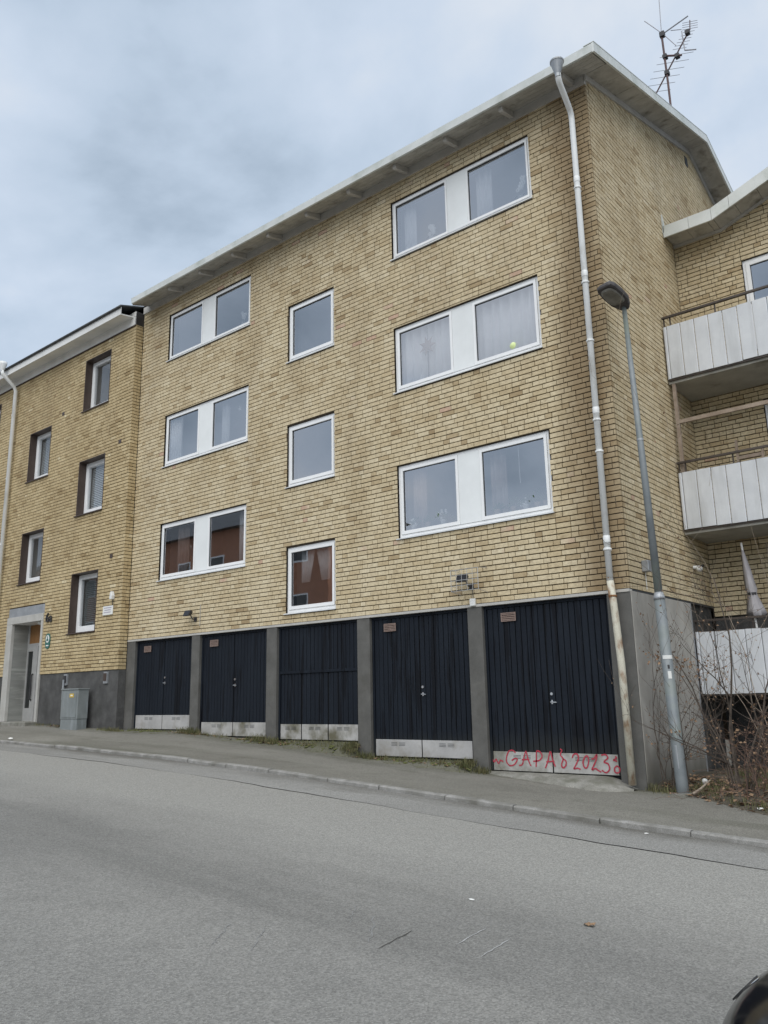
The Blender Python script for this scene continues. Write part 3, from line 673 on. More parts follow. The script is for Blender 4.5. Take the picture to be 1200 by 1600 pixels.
for i, (a, c, zb0, zp) in enumerate(DOORS):
    D = empty('garage_door'); D.parent = main; gdoors.append(D)
    zt = BB-.05; y = .075
    MB().box((a+.002, y+.03, zb0-.4), (c-.002, y+.09, zt)).build('backing', M['door_gap'], D)
    f = MB(); t = .045
    f.box((a+.003, y-.01, zb0), (a+t, y+.03, zt)); f.box((c-t, y-.01, zb0), (c-.003, y+.03, zt)); f.box((a+t, y-.01, zt-t), (c-t, y+.03, zt))
    f.build('frame', M['door'], D, bevel=.004)
    xa, xb = a+t+.006, c-t-.006; xm = (xa+xb)/2
    if i == 2:
        zr = .51
        boards(D, xa, xb, zr+.03, zt-t-.006, y, 20)
        MB().box((xa, y-.02, zr-.025), (xb, y+.02, zr+.028)).build('rail', M['door'], D, bevel=.004)
        xs_ = [xa, -6.75, -6.05, xb]
        for p, q in zip(xs_, xs_[1:]):
            boards(D, p+.012, q-.012, zp+.003, zr-.03, y, 6)
            plate(D, p+.014, q-.014, zb0, zp, y-.004, M['plate_dirty'])
    else:
        for p, q in ((xa, xm-.007), (xm+.007, xb)):
            boards(D, p, q, zp+.003, zt-t-.006, y, 10)
            plate(D, p+.004, q-.004, zb0+random.uniform(0, .01), zp, y-.004, M['plate_dirty'] if i in (1, 4) else M['plate'])
        vent(D, xa+.25+.03*(i == 4), 1.285)
        lock(D, xm+.055, {0: .42, 1: .31, 3: .04, 4: -.12}[i], y-.004)
# graffiti on the kick plates of the last door
G = [[(-2.502,-0.977),(-2.463,-1.021),(-2.434,-0.979),(-2.394,-1.041),(-2.353,-0.995),(-2.305,-1.016)],
[(-2.078,-0.876),(-2.123,-0.841),(-2.19,-0.852),(-2.235,-0.924),(-2.246,-1.009),(-2.191,-1.067),(-2.104,-1.045),(-2.052,-0.97),(-2.094,-0.96),(-2.154,-0.993)],
[(-2.026,-1.06),(-1.967,-1.04),(-1.932,-0.934),(-1.895,-0.849),(-1.872,-0.932),(-1.833,-1.04),(-1.813,-1.054)],[(-1.974,-0.974),(-1.843,-0.966)],
[(-1.733,-1.071),(-1.719,-0.949),(-1.707,-0.844),(-1.651,-0.852),(-1.62,-0.912),(-1.67,-0.974),(-1.778,-0.99)],
[(-1.577,-1.083),(-1.53,-0.987),(-1.479,-0.843),(-1.448,-0.952),(-1.411,-1.055)],[(-1.555,-0.992),(-1.42,-0.979)],
[(-1.313,-0.80),(-1.285,-0.821),(-1.314,-0.882),(-1.275,-0.94),(-1.305,-1.022),(-1.285,-1.068),(-1.238,-1.037),(-1.229,-0.973),(-1.275,-0.94)],
[(-1.124,-0.923),(-1.101,-0.876),(-1.047,-0.866),(-1.023,-0.916),(-1.057,-0.993),(-1.107,-1.074),(-1.054,-1.064),(-1.003,-1.079)],
[(-0.923,-0.905),(-0.957,-0.981),(-0.939,-1.051),(-0.897,-1.046),(-0.866,-0.953),(-0.884,-0.887),(-0.923,-0.905)],
[(-0.822,-0.927),(-0.784,-0.922),(-0.733,-0.866),(-0.76,-0.962),(-0.825,-1.076),(-0.772,-1.058),(-0.733,-1.081),(-0.685,-1.104)],
[(-0.665,-0.873),(-0.6,-0.863),(-0.568,-0.907),(-0.631,-0.962),(-0.57,-0.989),(-0.554,-1.058),(-0.608,-1.109),(-0.673,-1.079)],
[(-0.455,-0.88),(-0.438,-0.907),(-0.484,-0.933),(-0.43,-0.948)],[(-0.43,-1.009),(-0.476,-1.039),(-0.472,-1.099),(-0.42,-1.101),(-0.40,-1.052),(-0.428,-1.012)]]
gb = MB()
def smooth_path(p, n=5):
    outp = []
    for i in range(len(p)-1):
        a, b_, c, d = p[max(i-1, 0)], p[i], p[i+1], p[min(i+2, len(p)-1)]
        for k in range(n):
            t = k/n
            outp.append(tuple(.5*((2*b_[j])+(-a[j]+c[j])*t+(2*a[j]-5*b_[j]+4*c[j]-d[j])*t*t+(-a[j]+3*b_[j]-3*c[j]+d[j])*t**3) for j in range(2)))
    outp.append(p[-1]); return outp
for gi, s_ in enumerate(G):
    p = smooth_path(s_); o_ = len(gb.v); wd = .0105
    for i, (x, z) in enumerate(p):
        a = Vector(p[max(i-1, 0)]); c = Vector(p[min(i+1, len(p)-1)]); d = (c-a).normalized() if (c-a).length > 0 else Vector((1, 0))
        q = Vector((-d.y, d.x))*wd*random.uniform(.8, 1.15)
        gb.v += [(x+q.x, .067-.0004*gi, z+q.y), (x-q.x, .067-.0004*gi, z-q.y)]
    for i in range(len(p)-1): gb.f.append((o_+2*i, o_+2*i+1, o_+2*i+3, o_+2*i+2))
go = gb.build('graffiti', M['graffiti'], gdoors[4]); tag(go, 'red sprayed handwriting GAPA 2023 across both kick plates')
tag(gdoors[2], 'garage door with a cross rail and three narrow lower leaves')
tag(gdoors[4], 'rightmost garage door with red graffiti on its kick plates')

# concrete door sill in front of the last two doors
b = MB(); n = 24
for i in range(n+1):
    t = i/n; x = -2.60+2.48*t; y0 = -.05-.46*max(0, min(1, t*1.25))**.8*(1 if t < .86 else 1-.75*((t-.86)/.14)**1.5)-.022*math.sin(i*2.1)-.012*math.sin(i*4.7); zz = -1.155-(1.155+zwalk(x, 0)+.0)*0-max(0, t-.82)/.18*(-1.155-zwalk(x, 0)-.012)
    zf = zwalk(x, y0); b.v += [(x, .2, zz), (x, -.03, zz-.006), (x, y0*.55, zz*.55+(zf+.03)*.45+.01*math.sin(i*3.3)), (x, y0, zf+.022+.006*math.sin(i*5.1)), (x, y0-.03, zf-.08)]
for i in range(n):
    for k in range(4): a = i*5+k; b.f.append((a, a+1, a+6, a+5))
b.build('door_sill', M['conc'], main, smooth=True)
# asphalt aprons ramping up to the other doors
for (a, c, zb0, zp) in DOORS[:4]:
    b = MB(); n = 18
    for i in range(n+1):
        x = a-.1+(c-a+.2)*i/n; yo = -.30-.10*math.sin(i*1.3)-.05*math.sin(i*3.1); ze = zwalk(x, yo); ed = min(1, (n-i)/3, i/3) if i not in (0, n) else 0; hi = zwalk(x, 0)+.004+max(0, zb0-.022-zwalk(x, 0)-.004)*ed
        b.v += [(x, .07, hi), (x, -.03, hi-.02*(i % 3 == 0)-.015), (x, yo*.5, (hi+ze)/2-.01), (x, yo, ze+.004), (x, yo-.02, ze-.05)]
    for i in range(n):
        for k in range(4): q = i*5+k; b.f.append((q, q+1, q+6, q+5))
    b.build('apron', M['apron'], walk, smooth=True)

# windows of the main building
panes = {}
for ci, (cx, cn) in enumerate(((LX, 'L'), (RX, 'R'))):
    for ri, (z0, z1) in enumerate(rowsP):
        panes[cn+str(ri+1)] = window(main, cx[0], cx[1], z0, z1, 0.0, True, sash=.05 if ri < 2 else .035)
for ri, (z0, z1) in enumerate(rowsM): panes['M'+str(ri+1)] = window(main, MXc[0], MXc[1], z0, z1, 0.0, False)

# roof
roof = empty('roof'); roof.parent = main
XO = .40; XW = -12.33
def slope_slab(b, y0, y1, zt, th, x0, x1):
    (a, c) = (zt(y0), zt(y1))
    b.hexa([(x0, y0, a-th), (x1, y0, a-th), (x1, y1, c-th), (x0, y1, c-th), (x0, y0, a), (x1, y0, a), (x1, y1, c), (x0, y1, c)])
zt = lambda y: EZ+(y+.55)*SLP if y <= RY else EZ+(2*RY-y+.55)*SLP
rs = MB(); slope_slab(rs, -.54, -.001, lambda y: zt(y)-.01, .05, XW, XO-.02); slope_slab(rs, 0, RY, lambda y: zt(y)-.01, .05, XL-.05, XO-.02); slope_slab(rs, RY, DEPTH+.5, lambda y: zt(y)-.01, .05, XL-.05, XO-.02); rs.build('roof_deck', M['rooftop'], roof)
# front fascia (gutter board) and verge boards
MB().hexa([(XW, -.57, EZ-.132), (XO, -.57, EZ-.132), (XO, -.53, EZ-.132), (XW, -.53, EZ-.132), (XW, -.585, EZ+.005), (XO, -.585, EZ+.005), (XO, -.53, EZ+.005), (XW, -.53, EZ+.005)]).build('fascia', M['roofmetal'], roof)
def verge_piece(y0, y1, z_of, x, th0, th1, nm, m, w_=.035, parent=roof):
    b = MB(); a, c = z_of(y0), z_of(y1)
    return b.hexa([(x, y0, a-th0), (x+w_, y0, a-th0), (x+w_, y1, c-th0), (x, y1, c-th0), (x, y0, a+th1), (x+w_, y0, a+th1), (x+w_, y1, c+th1), (x, y1, c+th1)]).build(nm, m, parent)
seg = [-.585, .55, 1.75, 2.95, 4.15, RY]
for a, c in zip(seg, seg[1:]): verge_piece(a+.004, c-.004, zt, XO, .145, .03, 'verge_sheet', M['roofmetal'])
seg = [RY, 6.7, 7.9, 9.1, 10.3, DEPTH+.5]
for a, c in zip(seg, seg[1:]): verge_piece(a+.004, c-.004, zt, XO, .145, .03, 'verge_sheet', M['roofmetal'])
# top flashing lip
lip = MB()
for y0, y1 in ((-.585, RY), (RY, DEPTH+.5)): slope_slab(lip, y0, y1, lambda y: zt(y)+.045, .012, XO-.14, XO+.04)
lip.build('verge_flashing', M['roofmetal'], roof)
# soffits: front boards along x, gable boards crosswise
fs = MB()
for k in range(4):
    y0 = -.53+k*.1325; y1 = y0+.127
    slope_slab(fs, y0, y1, lambda y: under(y)+.012, .018, XW, XO-.02)
fs.build('eave_soffit', M['soffit'], roof)
yy = .01; i = 0
while yy < DEPTH+.4:
    y1 = min(yy+.62, DEPTH+.45)
    if yy < RY < y1: y1 = RY
    b = MB(); slope_slab(b, yy+.003, y1-.003, lambda y: under(y)+.012, .016+random.uniform(0, .004), .002, XO-.004); b.build('soffit_board', M['soffit'], roof); yy = y1
# frieze boards against brick
MB().box((XL, -.03, wtop-.16), (-.0, .05, wtop+.02)).build('frieze', M['friezeboard'], roof)
for y0, y1 in ((-.03, RY), (RY, DEPTH)): verge_piece(y0, y1, lambda y: under(y)-.0, -.01, .12, .0, 'frieze', M['friezeboard'], .04)
# rafter brackets
for k in range(10):
    x = -.20-1.192*k if k else None
    x = -1.39-1.192*(k-1) if k else -.22
    b = MB()
    b.prism([(-.44, under(-.44)-.006), (-.44, under(-.44)-.075), (-.40, under(-.40)-.105), (-.031, under(-.03)-.12), (-.031, under(-.03)-.006)], 0, x-.04, x+.04)
    b.build('rafter_end', M['friezeboard'], roof, bevel=.004)
# closed west end of roof
MB().prism([(-.53, EZ-.16), (RY, zt(RY)-.16), (DEPTH+.4, EZ-.16), (DEPTH+.4, EZ-.02), (RY, zt(RY)-.03), (-.53, EZ-.02)], 0, XW-.012, XW).build('roof_end', M['friezeboard'], roof)

# downpipe by the corner
dp = empty('downpipe'); dp.parent = main
fun = MB(); FX, FY = -.15, -.71
fun.lathe([(.044, -.30), (.046, -.24), (.106, -.03), (.114, -.026), (.114, .0), (.106, .0), (.098, -.03), (.04, -.20)], (FX, FY, EZ-.10), 20)
fun.build('funnel', M['zinc'], dp)
PXX = -.235; PY = -.115; r_ = .048
MB().tube([(FX, FY, EZ-.32), (FX-.003, FY+.015, EZ-.40), (FX-.012, FY+.06, EZ-.45), (PXX+.012, PY-.09, EZ-.63), (PXX+.003, PY-.02, EZ-.70), (PXX, PY, EZ-.80), (PXX, PY, 1.56)], r_, 14).build('pipe', M['pipe'], dp, smooth=True)
MB().tube([(PXX, PY, 1.58), (PXX+.03, PY-.005, 1.2), (-.165, PY-.01, .4), (-.15, PY-.01, -1.24)], .053, 14).build('lower_pipe', M['pipe_old'], dp, smooth=True)
for z, m in ((8.05, 'pipe'), (6.35, 'pipe'), (5.35, 'pipe'), (4.05, 'pipe'), (3.55, 'pipe'), (2.05, 'pipe'), (1.36, 'rust')):
    xx = PXX if z > 1.5 else PXX+.02
    b = MB(); b.lathe([(.058, -.015), (.062, -.01), (.062, .01), (.058, .015)], (xx, PY, z), 14); b.box((xx-.012, PY+.05, z-.012), (xx+.012, .01, z+.012)); b.box((xx-.008, PY-.075, z-.014), (xx+.008, PY-.055, z+.014))
    b.build('bracket', M[m], dp)
for z in (8.2, 6.5, 4.2, 2.2):
    MB().lathe([(.0505, -.05), (.0525, -.045), (.0525, .045), (.0505, .05)], (PXX, PY, z), 14).build('sleeve', M['pipe'], dp, smooth=True)

# ------------------------------------------------------------------ things behind the panes
def curtain(pane, f0, f1, m, label, dz0=.0, dy=.10, top=0.06, amp=.034, per=.12):
    a, c, z0, z1, yg = pane
    o = sheet_folds(a+(c-a)*f0, a+(c-a)*f1, z0-.1+dz0, z1+top, yg+dy, M[m], 'curtain', amp, per)
    tag(o, label, 'curtain'); return o
curtain(panes['R2'][0], -.03, 1.03, 'curtain', 'sheer curtain across the left pane of the second floor window beside the downpipe', per=.17, dy=.11)
curtain(panes['R2'][1], -.03, 1.03, 'curtain', 'sheer curtain across the right pane of the second floor window beside the downpipe', per=.19, dy=.11)
curtain(panes['R1'][0], .08, .36, 'curtain_rose', 'curtain in the left pane of the big window above the caged floodlight', dy=.14)
curtain(panes['R1'][1], .06, .30, 'curtain_rose', 'curtain in the right pane of the big window above the caged floodlight', dy=.14)
curtain(panes['R3'][0], .03, .30, 'curtain', 'curtain at the left of the topmost right window, left pane', dy=.2)
curtain(panes['R3'][1], .03, .32, 'curtain', 'curtain at the left of the topmost right window, right pane', dy=.2)
curtain(panes['L2'][0], -.03, .40, 'curtain', 'bright white curtain in the middle of the three left windows', dy=.06, per=.10)
curtain(panes['L2'][1], .03, .26, 'curtain', 'curtain in the right pane of the middle left window', dy=.2)
curtain(panes['L1'][0], .30, .66, 'curtain_rose', 'rose curtain in the lowest left window above the second garage door', dy=.12)
curtain(panes['L1'][1], .72, 1.02, 'curtain', 'grey curtain at the right edge of the lowest left window', dy=.12)
def blob(b, c, r, n=7, k=5, sq=1.0):
    o = len(b.v)
    for i in range(k+1):
        ph = math.pi*i/k
        for j in range(n):
            t = 2*math.pi*j/n; b.v.append((c[0]+r*math.sin(ph)*math.cos(t), c[1]+r*math.sin(ph)*math.sin(t), c[2]+r*sq*math.cos(ph)))
    for i in range(k):
        for j in range(n): a = o+i*n+j; d = o+i*n+(j+1) % n; b.f.append((a, a+n, d+n, d))
def orchid(pane, f, h, label, seed=0, flowers=7):
    a, c, z0, z1, yg = pane; x = a+(c-a)*f; y = yg+.075; r = random.Random(seed)
    O = empty('potted_orchid'); tag(O, label, 'plant')
    MB().lathe([(.035, 0), (.05, .09), (.053, .09), (.053, .1)], (x, y, z0+.0), 12).build('pot', M['white'], O, smooth=True)
    st = MB(); st.tube([(x, y, z0+.08), (x-.02, y, z0+h*.6), (x+.02, y, z0+h), (x+.07, y, z0+h*.93)], .004, 5)
    st.build('stem', M['leafgreen'], O)
    lf = MB()
    for k in range(4):
        t = k*1.57+.3; d = Vector((math.cos(t), .35*math.sin(t), 0)); p = Vector((x, y, z0+.1)); s = Vector((-d.y, d.x, 0))*.02
        lf.add([p, p+d*.07+s+Vector((0, 0, .03)), p+d*.14+Vector((0, 0, .0)), p+d*.07-s+Vector((0, 0, .03))], [(0, 1, 2, 3)])
    lf.build('leaves', M['leafgreen'], O)
    for k in range(flowers):
        fx, fz = x+r.uniform(-.05, .09), z0+h*r.uniform(.5, 1.02); b = MB()
        for q in range(5):
            t = q*2*math.pi/5+.3; p = Vector((fx+.028*math.cos(t), y-.012, fz+.028*math.sin(t))); blob(b, p, .019, 6, 4)
        b.build('flower', M['ornament'], O, smooth=True)
orchid(panes['R3'][0], .66, .34, 'white orchid standing in the left pane of the topmost right window', 1, 9)
orchid(panes['R3'][1], .84, .44, 'white orchid in the right pane of the topmost window beside the downpipe', 2, 10)
orchid(panes['L3'][1], .76, .38, 'white orchid in the topmost left window', 3, 8)
# small white lamp in R3 left
def cone_ornament(pane, f, label, h=.16, r=.05, m='ornament', name='window_ornament'):
    a, c, z0, z1, yg = pane; x = a+(c-a)*f
    o = MB().lathe([(r*.8, 0), (r, h*.08), (r*.35, h*.7), (r*.3, h*.8), (.006, h)], (x, yg+.075, z0), 12).build(name, M[m], None, smooth=True); tag(o, label, 'ornament'); return o
cone_ornament(panes['R3'][0], .16, 'small white cone ornament in the bottom left corner of the topmost right window')
cone_ornament(panes['R2'][0], .36, 'white cone ornament on the sill before the sheer curtain', .17, .05)
cone_ornament(panes['R2'][0], .70, 'low white ornament near the panel of the curtained window', .06, .05)
# hanging star lamp in R2 left
a, c, z0, z1, yg = panes['R2'][0]; xs0 = a+(c-a)*.52; zs0 = z0+.72*(z1-z0)-.12
H = empty('hanging_star'); tag(H, 'grey paper star hanging in the curtained second floor window', 'star lamp')
b = MB(); P0 = Vector((xs0, yg+.035, zs0))
for q in range(7):
    t = q*2*math.pi/7; d = Vector((math.cos(t), 0, math.sin(t))); s = Vector((-d.z, 0, d.x))*.05
    b.add([P0+d*.05+s, P0+d*.05-s, P0+d*.20, P0+Vector((0, -.03, 0)), P0+Vector((0, .03, 0))], [(3, 1, 2), (3, 2, 0), (4, 2, 1), (4, 0, 2)])
b.build('star', M['curtain_rose'], H)
MB().tube([(xs0, yg+.05, zs0+.05), (xs0, yg+.05, z1)], .004, 5).build('cord', M['gasket'], H)
MB().tube([(xs0, yg+.05, z0), (xs0, yg+.05, zs0-.1)], .010, 6).build('stand', M['gasket'], H)
a, c, z0, z1, yg = panes['R2'][1]
b = MB(); blob(b, (a+(c-a)*.60, yg+.045, z0+.09), .075, 16, 10); o = b.build('round_ornament', M['lime'], None, smooth=True); tag(o, 'lime yellow ball on the sill of the curtained second floor window', 'ornament')
# row of houseplants in R1
def houseplant(pane, f, h, label, seed, white=False):
    a, c, z0, z1, yg = pane; x = a+(c-a)*f; y = yg+.085; r = random.Random(seed); O = empty('houseplant'); tag(O, label, 'plant')
    MB().lathe([(.04, 0), (.058, .09), (.06, .1)], (x, y, z0), 12).build('pot', M['pot'] if not white else M['white'], O, smooth=True)
    lf = MB()
    for k in range(34):
        t = r.uniform(0, 6.28); e_ = r.uniform(.1, 1.4); d = Vector((math.cos(t)*math.cos(e_), .5*math.sin(t)*math.cos(e_), math.sin(e_)))
        p = Vector((x, y, z0+.09))+d*r.uniform(.04, h); s = d.cross(Vector((r.uniform(-1, 1), r.uniform(-1, 1), .2))).normalized()*r.uniform(.012, .026)
        q = d.cross(s).normalized()*.01
        lf.add([p, p+d*.03+s+q, p+d*.07, p+d*.03-s+q], [(0, 1, 2, 3)])
    lf.build('leaves', M['leafgreen'], O)
    if white:
        b = MB()
        for k in range(7): blob(b, (x+r.uniform(-.09, .09), y-.02, z0+r.uniform(.08, h+.08)), r.uniform(.018, .032), 6, 4)
        b.build('flowers', M['ornament'], O, smooth=True)
houseplant(panes['R1'][0], .12, .13, 'small leafy plant in the lower left corner of the big window above the floodlight', 1, True)
houseplant(panes['R1'][0], .40, .10, 'low leafy plant left of the white cyclamen on the big window sill', 2)
houseplant(panes['R1'][0], .68, .20, 'white flowering plant left of the panel in the big window above the floodlight', 3, True)
houseplant(panes['R1'][1], .16, .10, 'low green plant just right of the panel in the big window above the floodlight', 4)
houseplant(panes['R1'][1], .42, .15, 'green plant in the middle of the right pane above the floodlight', 5)
houseplant(panes['R1'][1], .62, .13, 'white flowering pot between the green plants above the floodlight', 6, True)
houseplant(panes['R1'][1], .80, .19, 'bushy green plant near the right edge of the pane above the floodlight', 7)
houseplant(panes['R1'][1], .93, .22, 'rightmost bushy plant on the big window sill by the downpipe', 8)
# candle arch in L1 left, star in L2 right, pendant in R1 right
a, c, z0, z1, yg = panes['L1'][0]
b = MB(); xa = a+(c-a)*.80
for p, q in (((xa-.15, z0), (xa, z0+.36)), ((xa, z0+.36), (xa+.13, z0)), ((xa-.12, z0+.12), (xa+.12, z0+.12)), ((xa-.16, z0+.02), (xa+.02, z0+.32))):
    b.tube([(p[0], yg+.08, p[1]), (q[0], yg+.08, q[1])], .011, 6)
tag(b.build('candle_arch', M['doorwood'], None), 'wooden triangular candle stand in the lowest left window', 'ornament')
b = MB(); blob(b, (a+(c-a)*.82, yg+.06, z0+.56), .018, 8, 6, 2.2); tag(b.build('window_light', M['ornament'], None, smooth=True), 'small white light hanging in the lowest left window', 'ornament')
a, c, z0, z1, yg = panes['L2'][1]
b = MB(); P0 = Vector((a+(c-a)*.72, yg+.06, z0+.70*(z1-z0)))
for q in range(5):
    t = q*2*math.pi/5+.5; d = Vector((math.cos(t), 0, math.sin(t))); s = Vector((-d.z, 0, d.x))*.015
    b.add([P0+d*.015+s, P0+d*.015-s, P0+d*.08, P0+Vector((0, -.01, 0))], [(3, 1, 2), (3, 2, 0), (0, 2, 1)])
tag(b.build('paper_star', M['ornament'], None), 'small white star hanging in the middle left window', 'ornament')
a, c, z0, z1, yg = panes['R1'][1]
b = MB(); b.tube([(a+(c-a)*.56, yg+.06, z1), (a+(c-a)*.56, yg+.06, z0+.62*(z1-z0))], .006, 6); b.tube([(a+(c-a)*.56, yg+.06, z0+.62*(z1-z0)), (a+(c-a)*.565, yg+.06, z0+.42*(z1-z0))], .009, 6)
tag(b.build('hanging_prism', M['curtain'], None), 'thin pale pendant hanging in the right pane of the big window above the floodlight', 'ornament')
# tied-back curtain pair in M1
a, c, z0, z1, yg = panes['M1'][0]
T = empty('tieback_curtain'); tag(T, 'pale curtains tied back in the lowest single window', 'curtain')
xm = a+(c-a)*.5
for s_ in (-1, 1):
    b = MB(); n = 14
    for i in range(n+1):
        t = i/n; xt = xm+s_*(.02+t*.38); xb = xm+s_*(.16+t*.24)
        yy = yg+.10+.018*math.sin(i*2.0)
        b.v += [(xt, yy, z1+.02), (xb, yy, z1-.62)]
    for i in range(n): b.f.append((2*i, 2*i+2, 2*i+3, 2*i+1))
    o = b.build('drape', M['curtain'], T, smooth=True); s = o.modifiers.new('thick', 'SOLIDIFY'); s.thickness = .003

# ------------------------------------------------------------------ floodlights
def floodlight(x, z, label, cage):
    F = empty('floodlight'); tag(F, label, 'floodlight', 'floodlights above the garage doors')
    b = MB()
    # tilted trapezoid housing facing down and left
    cx, cy, cz = x, -.16, z+.03
    def P(u, v, w_): # local: u along x, v out of the wall, w up, tilted
        t = math.radians(28); return (cx+u, cy-v*math.cos(t)+w_*math.sin(t), cz+w_*math.cos(t)+v*math.sin(t)*.3)
    b.hexa([P(-.11, .05, -.075), P(.10, .05, -.075), P(.07, -.05, -.05), P(-.08, -.05, -.05), P(-.11, .06, .075), P(.10, .06, .075), P(.07, -.05, .055), P(-.08, -.05, .055)])
    b.build('housing', M['iron'], F, bevel=.008)
    g = MB(); g.hexa([P(-.095, .051, -.062), P(.085, .051, -.062), P(.085, .058, -.062), P(-.095, .058, -.062), P(-.095, .061, .062), P(.085, .061, .062), P(.085, .066, .062), P(-.095, .066, .062)]); g.build('lens', M['floodlens'], F)
    br = MB(); br.tube([(cx+.03, cy+.03, cz-.03), (cx+.05, -.09, cz-.12), (cx+.06, 0, cz-.12)], .012, 8); br.box((cx+.02, -.02, cz-.17), (cx+.10, .004, cz-.07)); br.build('arm', M['iron'], F)
    if cage:
        w_ = MB(); x0, x1, y0, z0, z1 = x-.17, x+.36, -.27, z-.21, z+.20
        for xx in (x0, x1):
            w_.tube([(xx, .0, z1), (xx, y0, z1-.03), (xx, y0, z0+.03), (xx, 0, z0)], .006, 6)
        for k in range(5):
            zz = z0+.03+(z1-z0-.06)*k/4; w_.tube([(x0, y0, zz), (x1, y0, zz)], .0045, 6)
            w_.tube([(x0, y0, zz), (x0, 0, zz)], .0035, 6)
        for k in range(1, 5):
            xx = x0+(x1-x0)*k/5; w_.tube([(xx, y0, z0+.03), (xx, y0, z1-.03)], .0035, 6)
        w_.build('wire_cage', M['cage'], F)
        MB().box((x+.04, -.06, BB-.03), (x+.14, -.014, BB+.09)).build('junction_box', M['white'], F, bevel=.006)
        MB().tube([(x+.09, -.02, BB+.08), (x+.085, -.02, z-.12)], .006, 6).build('cable', M['iron'], F)
    else:
        MB().tube([(x+.22, -.012, z-.25), (x+.22, -.012, z+.22)], .006, 6).build('cable', M['friezeboard'], F)
floodlight(-10.05, 1.86, 'small black floodlight on the brick above the pillar between the two leftmost garage doors', False)
floodlight(-2.76, 1.85, 'black floodlight in a wire cage above the pillar beside the graffiti door', True)

# wall lamp and camera on the gable
S = empty('wall_box'); tag(S, 'small grey box with cable on the side wall behind the street lamp pole', 'box')
MB().box((.0, .52, 1.76), (.11, .66, 1.93)).build('body', M['zinc'], S, bevel=.01)
MB().tube([(.02, .6, 1.77), (.02, .61, 1.5)], .006, 6).build('cable', M['white'], S)
S = empty('security_camera'); tag(S, 'white round camera on the side wall below the balcony', 'camera')
b = MB(); blob(b, (.10, 2.85, 2.05), .055, 12, 8); b.build('dome', M['white'], S, smooth=True)
MB().tube([(.0, 2.83, 2.08), (.10, 2.87, 2.08)], .03, 10).build('base', M['white'], S)
MB().tube([(.10, 2.9, 2.09), (.13, 2.99, 2.12)], .022, 10).build('lamp_head', M['iron'], S)
exec_marker = 0
# ================================================================== LEFT BUILDING
YL = -.22
left = empty('apartment_building'); tag(left, 'golden brick neighbour house with deep brown window recesses and street entrance on the left', 'building')
BBL = .77; TOPL = 9.63; XE = -27.0
WIN = [(-14.96, -13.70, 1.76, 3.30), (-14.96, -13.70, 4.86, 6.36), (-14.96, -13.70, 7.79, 9.29), (-17.82, -16.60, 3.32, 4.79), (-17.82, -16.60, 6.32, 7.80),
       (-21.1, -19.86, 7.79, 9.29), (-21.1, -19.86, 4.86, 6.36), (-21.1, -19.86, 1.76, 3.30)]
PORT = (-18.22, -16.23, -.6, 2.65)
lw = MB(); pierced(lw, XE, XL-.018, BBL, TOPL, WIN+[PORT], 'front', YL+.018, .20)
lw.box((XL-.30, YL+.018, BBL), (XL-.018, .0, TOPL)); lw.box((XE, 9.5, -1), (XL-.3, 9.8, TOPL)); lw.box((XE, .0, -1), (XE+.3, 9.5, TOPL))
lwo = lw.build('brick_wall', M['mortar_left'], left)
lf_ = lay(XE, XL-.001, BBL, TOPL, WIN+[PORT], top=lambda u: TOPL-.006, seed=21)
lret = lay(YL+DEP+.004, -.012, BBL, TOPL, [], top=lambda u: TOPL-.006, seed=23)
brickwork(lwo, [('front', YL, lf_), ('gable', XL, lret)], M['brick_left'], 300, 9)
lp = MB(); pierced(lp, XE, XL-.0, -1.0, BBL-.004, [PORT], 'front', YL+.02, .2); lp.build('plinth', M['plinth'], left)
def recess_window(i, r):
    x0, x1, z0, z1 = r; W = empty('window'); W.parent = left; d = .25; y0 = YL-.006; y1 = YL+d
    t = .02
    rv = MB(); rv.box((x0+.002, y0, z0), (x0+t, y1, z1)); rv.box((x1-t, y0, z0), (x1-.002, y1, z1)); rv.box((x0+t, y0, z1-t), (x1-t, y1, z1-.002)); rv.build('reveal', M['brown'], W)
    MB().hexa([(x0-.03, y0-.04, z0-.03), (x1+.01, y0-.04, z0-.03), (x1+.01, y1, z0-.004), (x0-.03, y1, z0-.004), (x0-.03, y0-.04, z0-.005), (x1+.01, y0-.04, z0-.005), (x1+.01, y1, z0+.03), (x0-.03, y1, z0+.03)]).build('sill', M['brown'], W)
    a, c, p, q = x0+t+.002, x1-t-.002, z0+.032, z1-t-.002; f = MB(); s = .12
    f.box((a, y1-.05, p), (a+s, y1+.05, q)); f.box((c-s, y1-.05, p), (c, y1+.05, q)); f.box((a+s, y1-.05, q-s), (c-s, y1+.05, q)); f.box((a+s, y1-.05, p), (c-s, y1+.05, p+s+.03)); f.build('frame', M['frame'], W, bevel=.008)
    s2 = s+.008
    MB().add([(a+s, y1-.01, p+s), (c-s, y1-.01, p+s), (c-s, y1-.01, q-s), (a+s, y1-.01, q-s)], [(0, 1, 2, 3)]).build('pane', M['glass_old'], W)
    bl = MB(); n = int((q-p-2*s)/.05)
    for k in range(n):
        zz = p+s+.05*k
        bl.add([(a+s, y1+.07, zz), (c-s, y1+.07, zz), (c-s, y1+.10, zz+.04), (a+s, y1+.10, zz+.04)], [(0, 1, 2, 3)])
    if i in (0, 1, 4): bl.build('blind', M['panel'] if i else M['cabinet'], W)
    rm = MB(); D = 1.2; yb = y1+.05
    vs = [(x0, yb, z0), (x1, yb, z0), (x1, yb+D, z0), (x0, yb+D, z0), (x0, yb, z1), (x1, yb, z1), (x1, yb+D, z1), (x0, yb+D, z1)]
    rm.add(vs, [(0, 1, 2, 3), (4, 7, 6, 5), (1, 5, 6, 2), (2, 6, 7, 3), (3, 7, 4, 0)]); rm.build('room', M['room'], W)
for i, r in enumerate(WIN): recess_window(i, r)
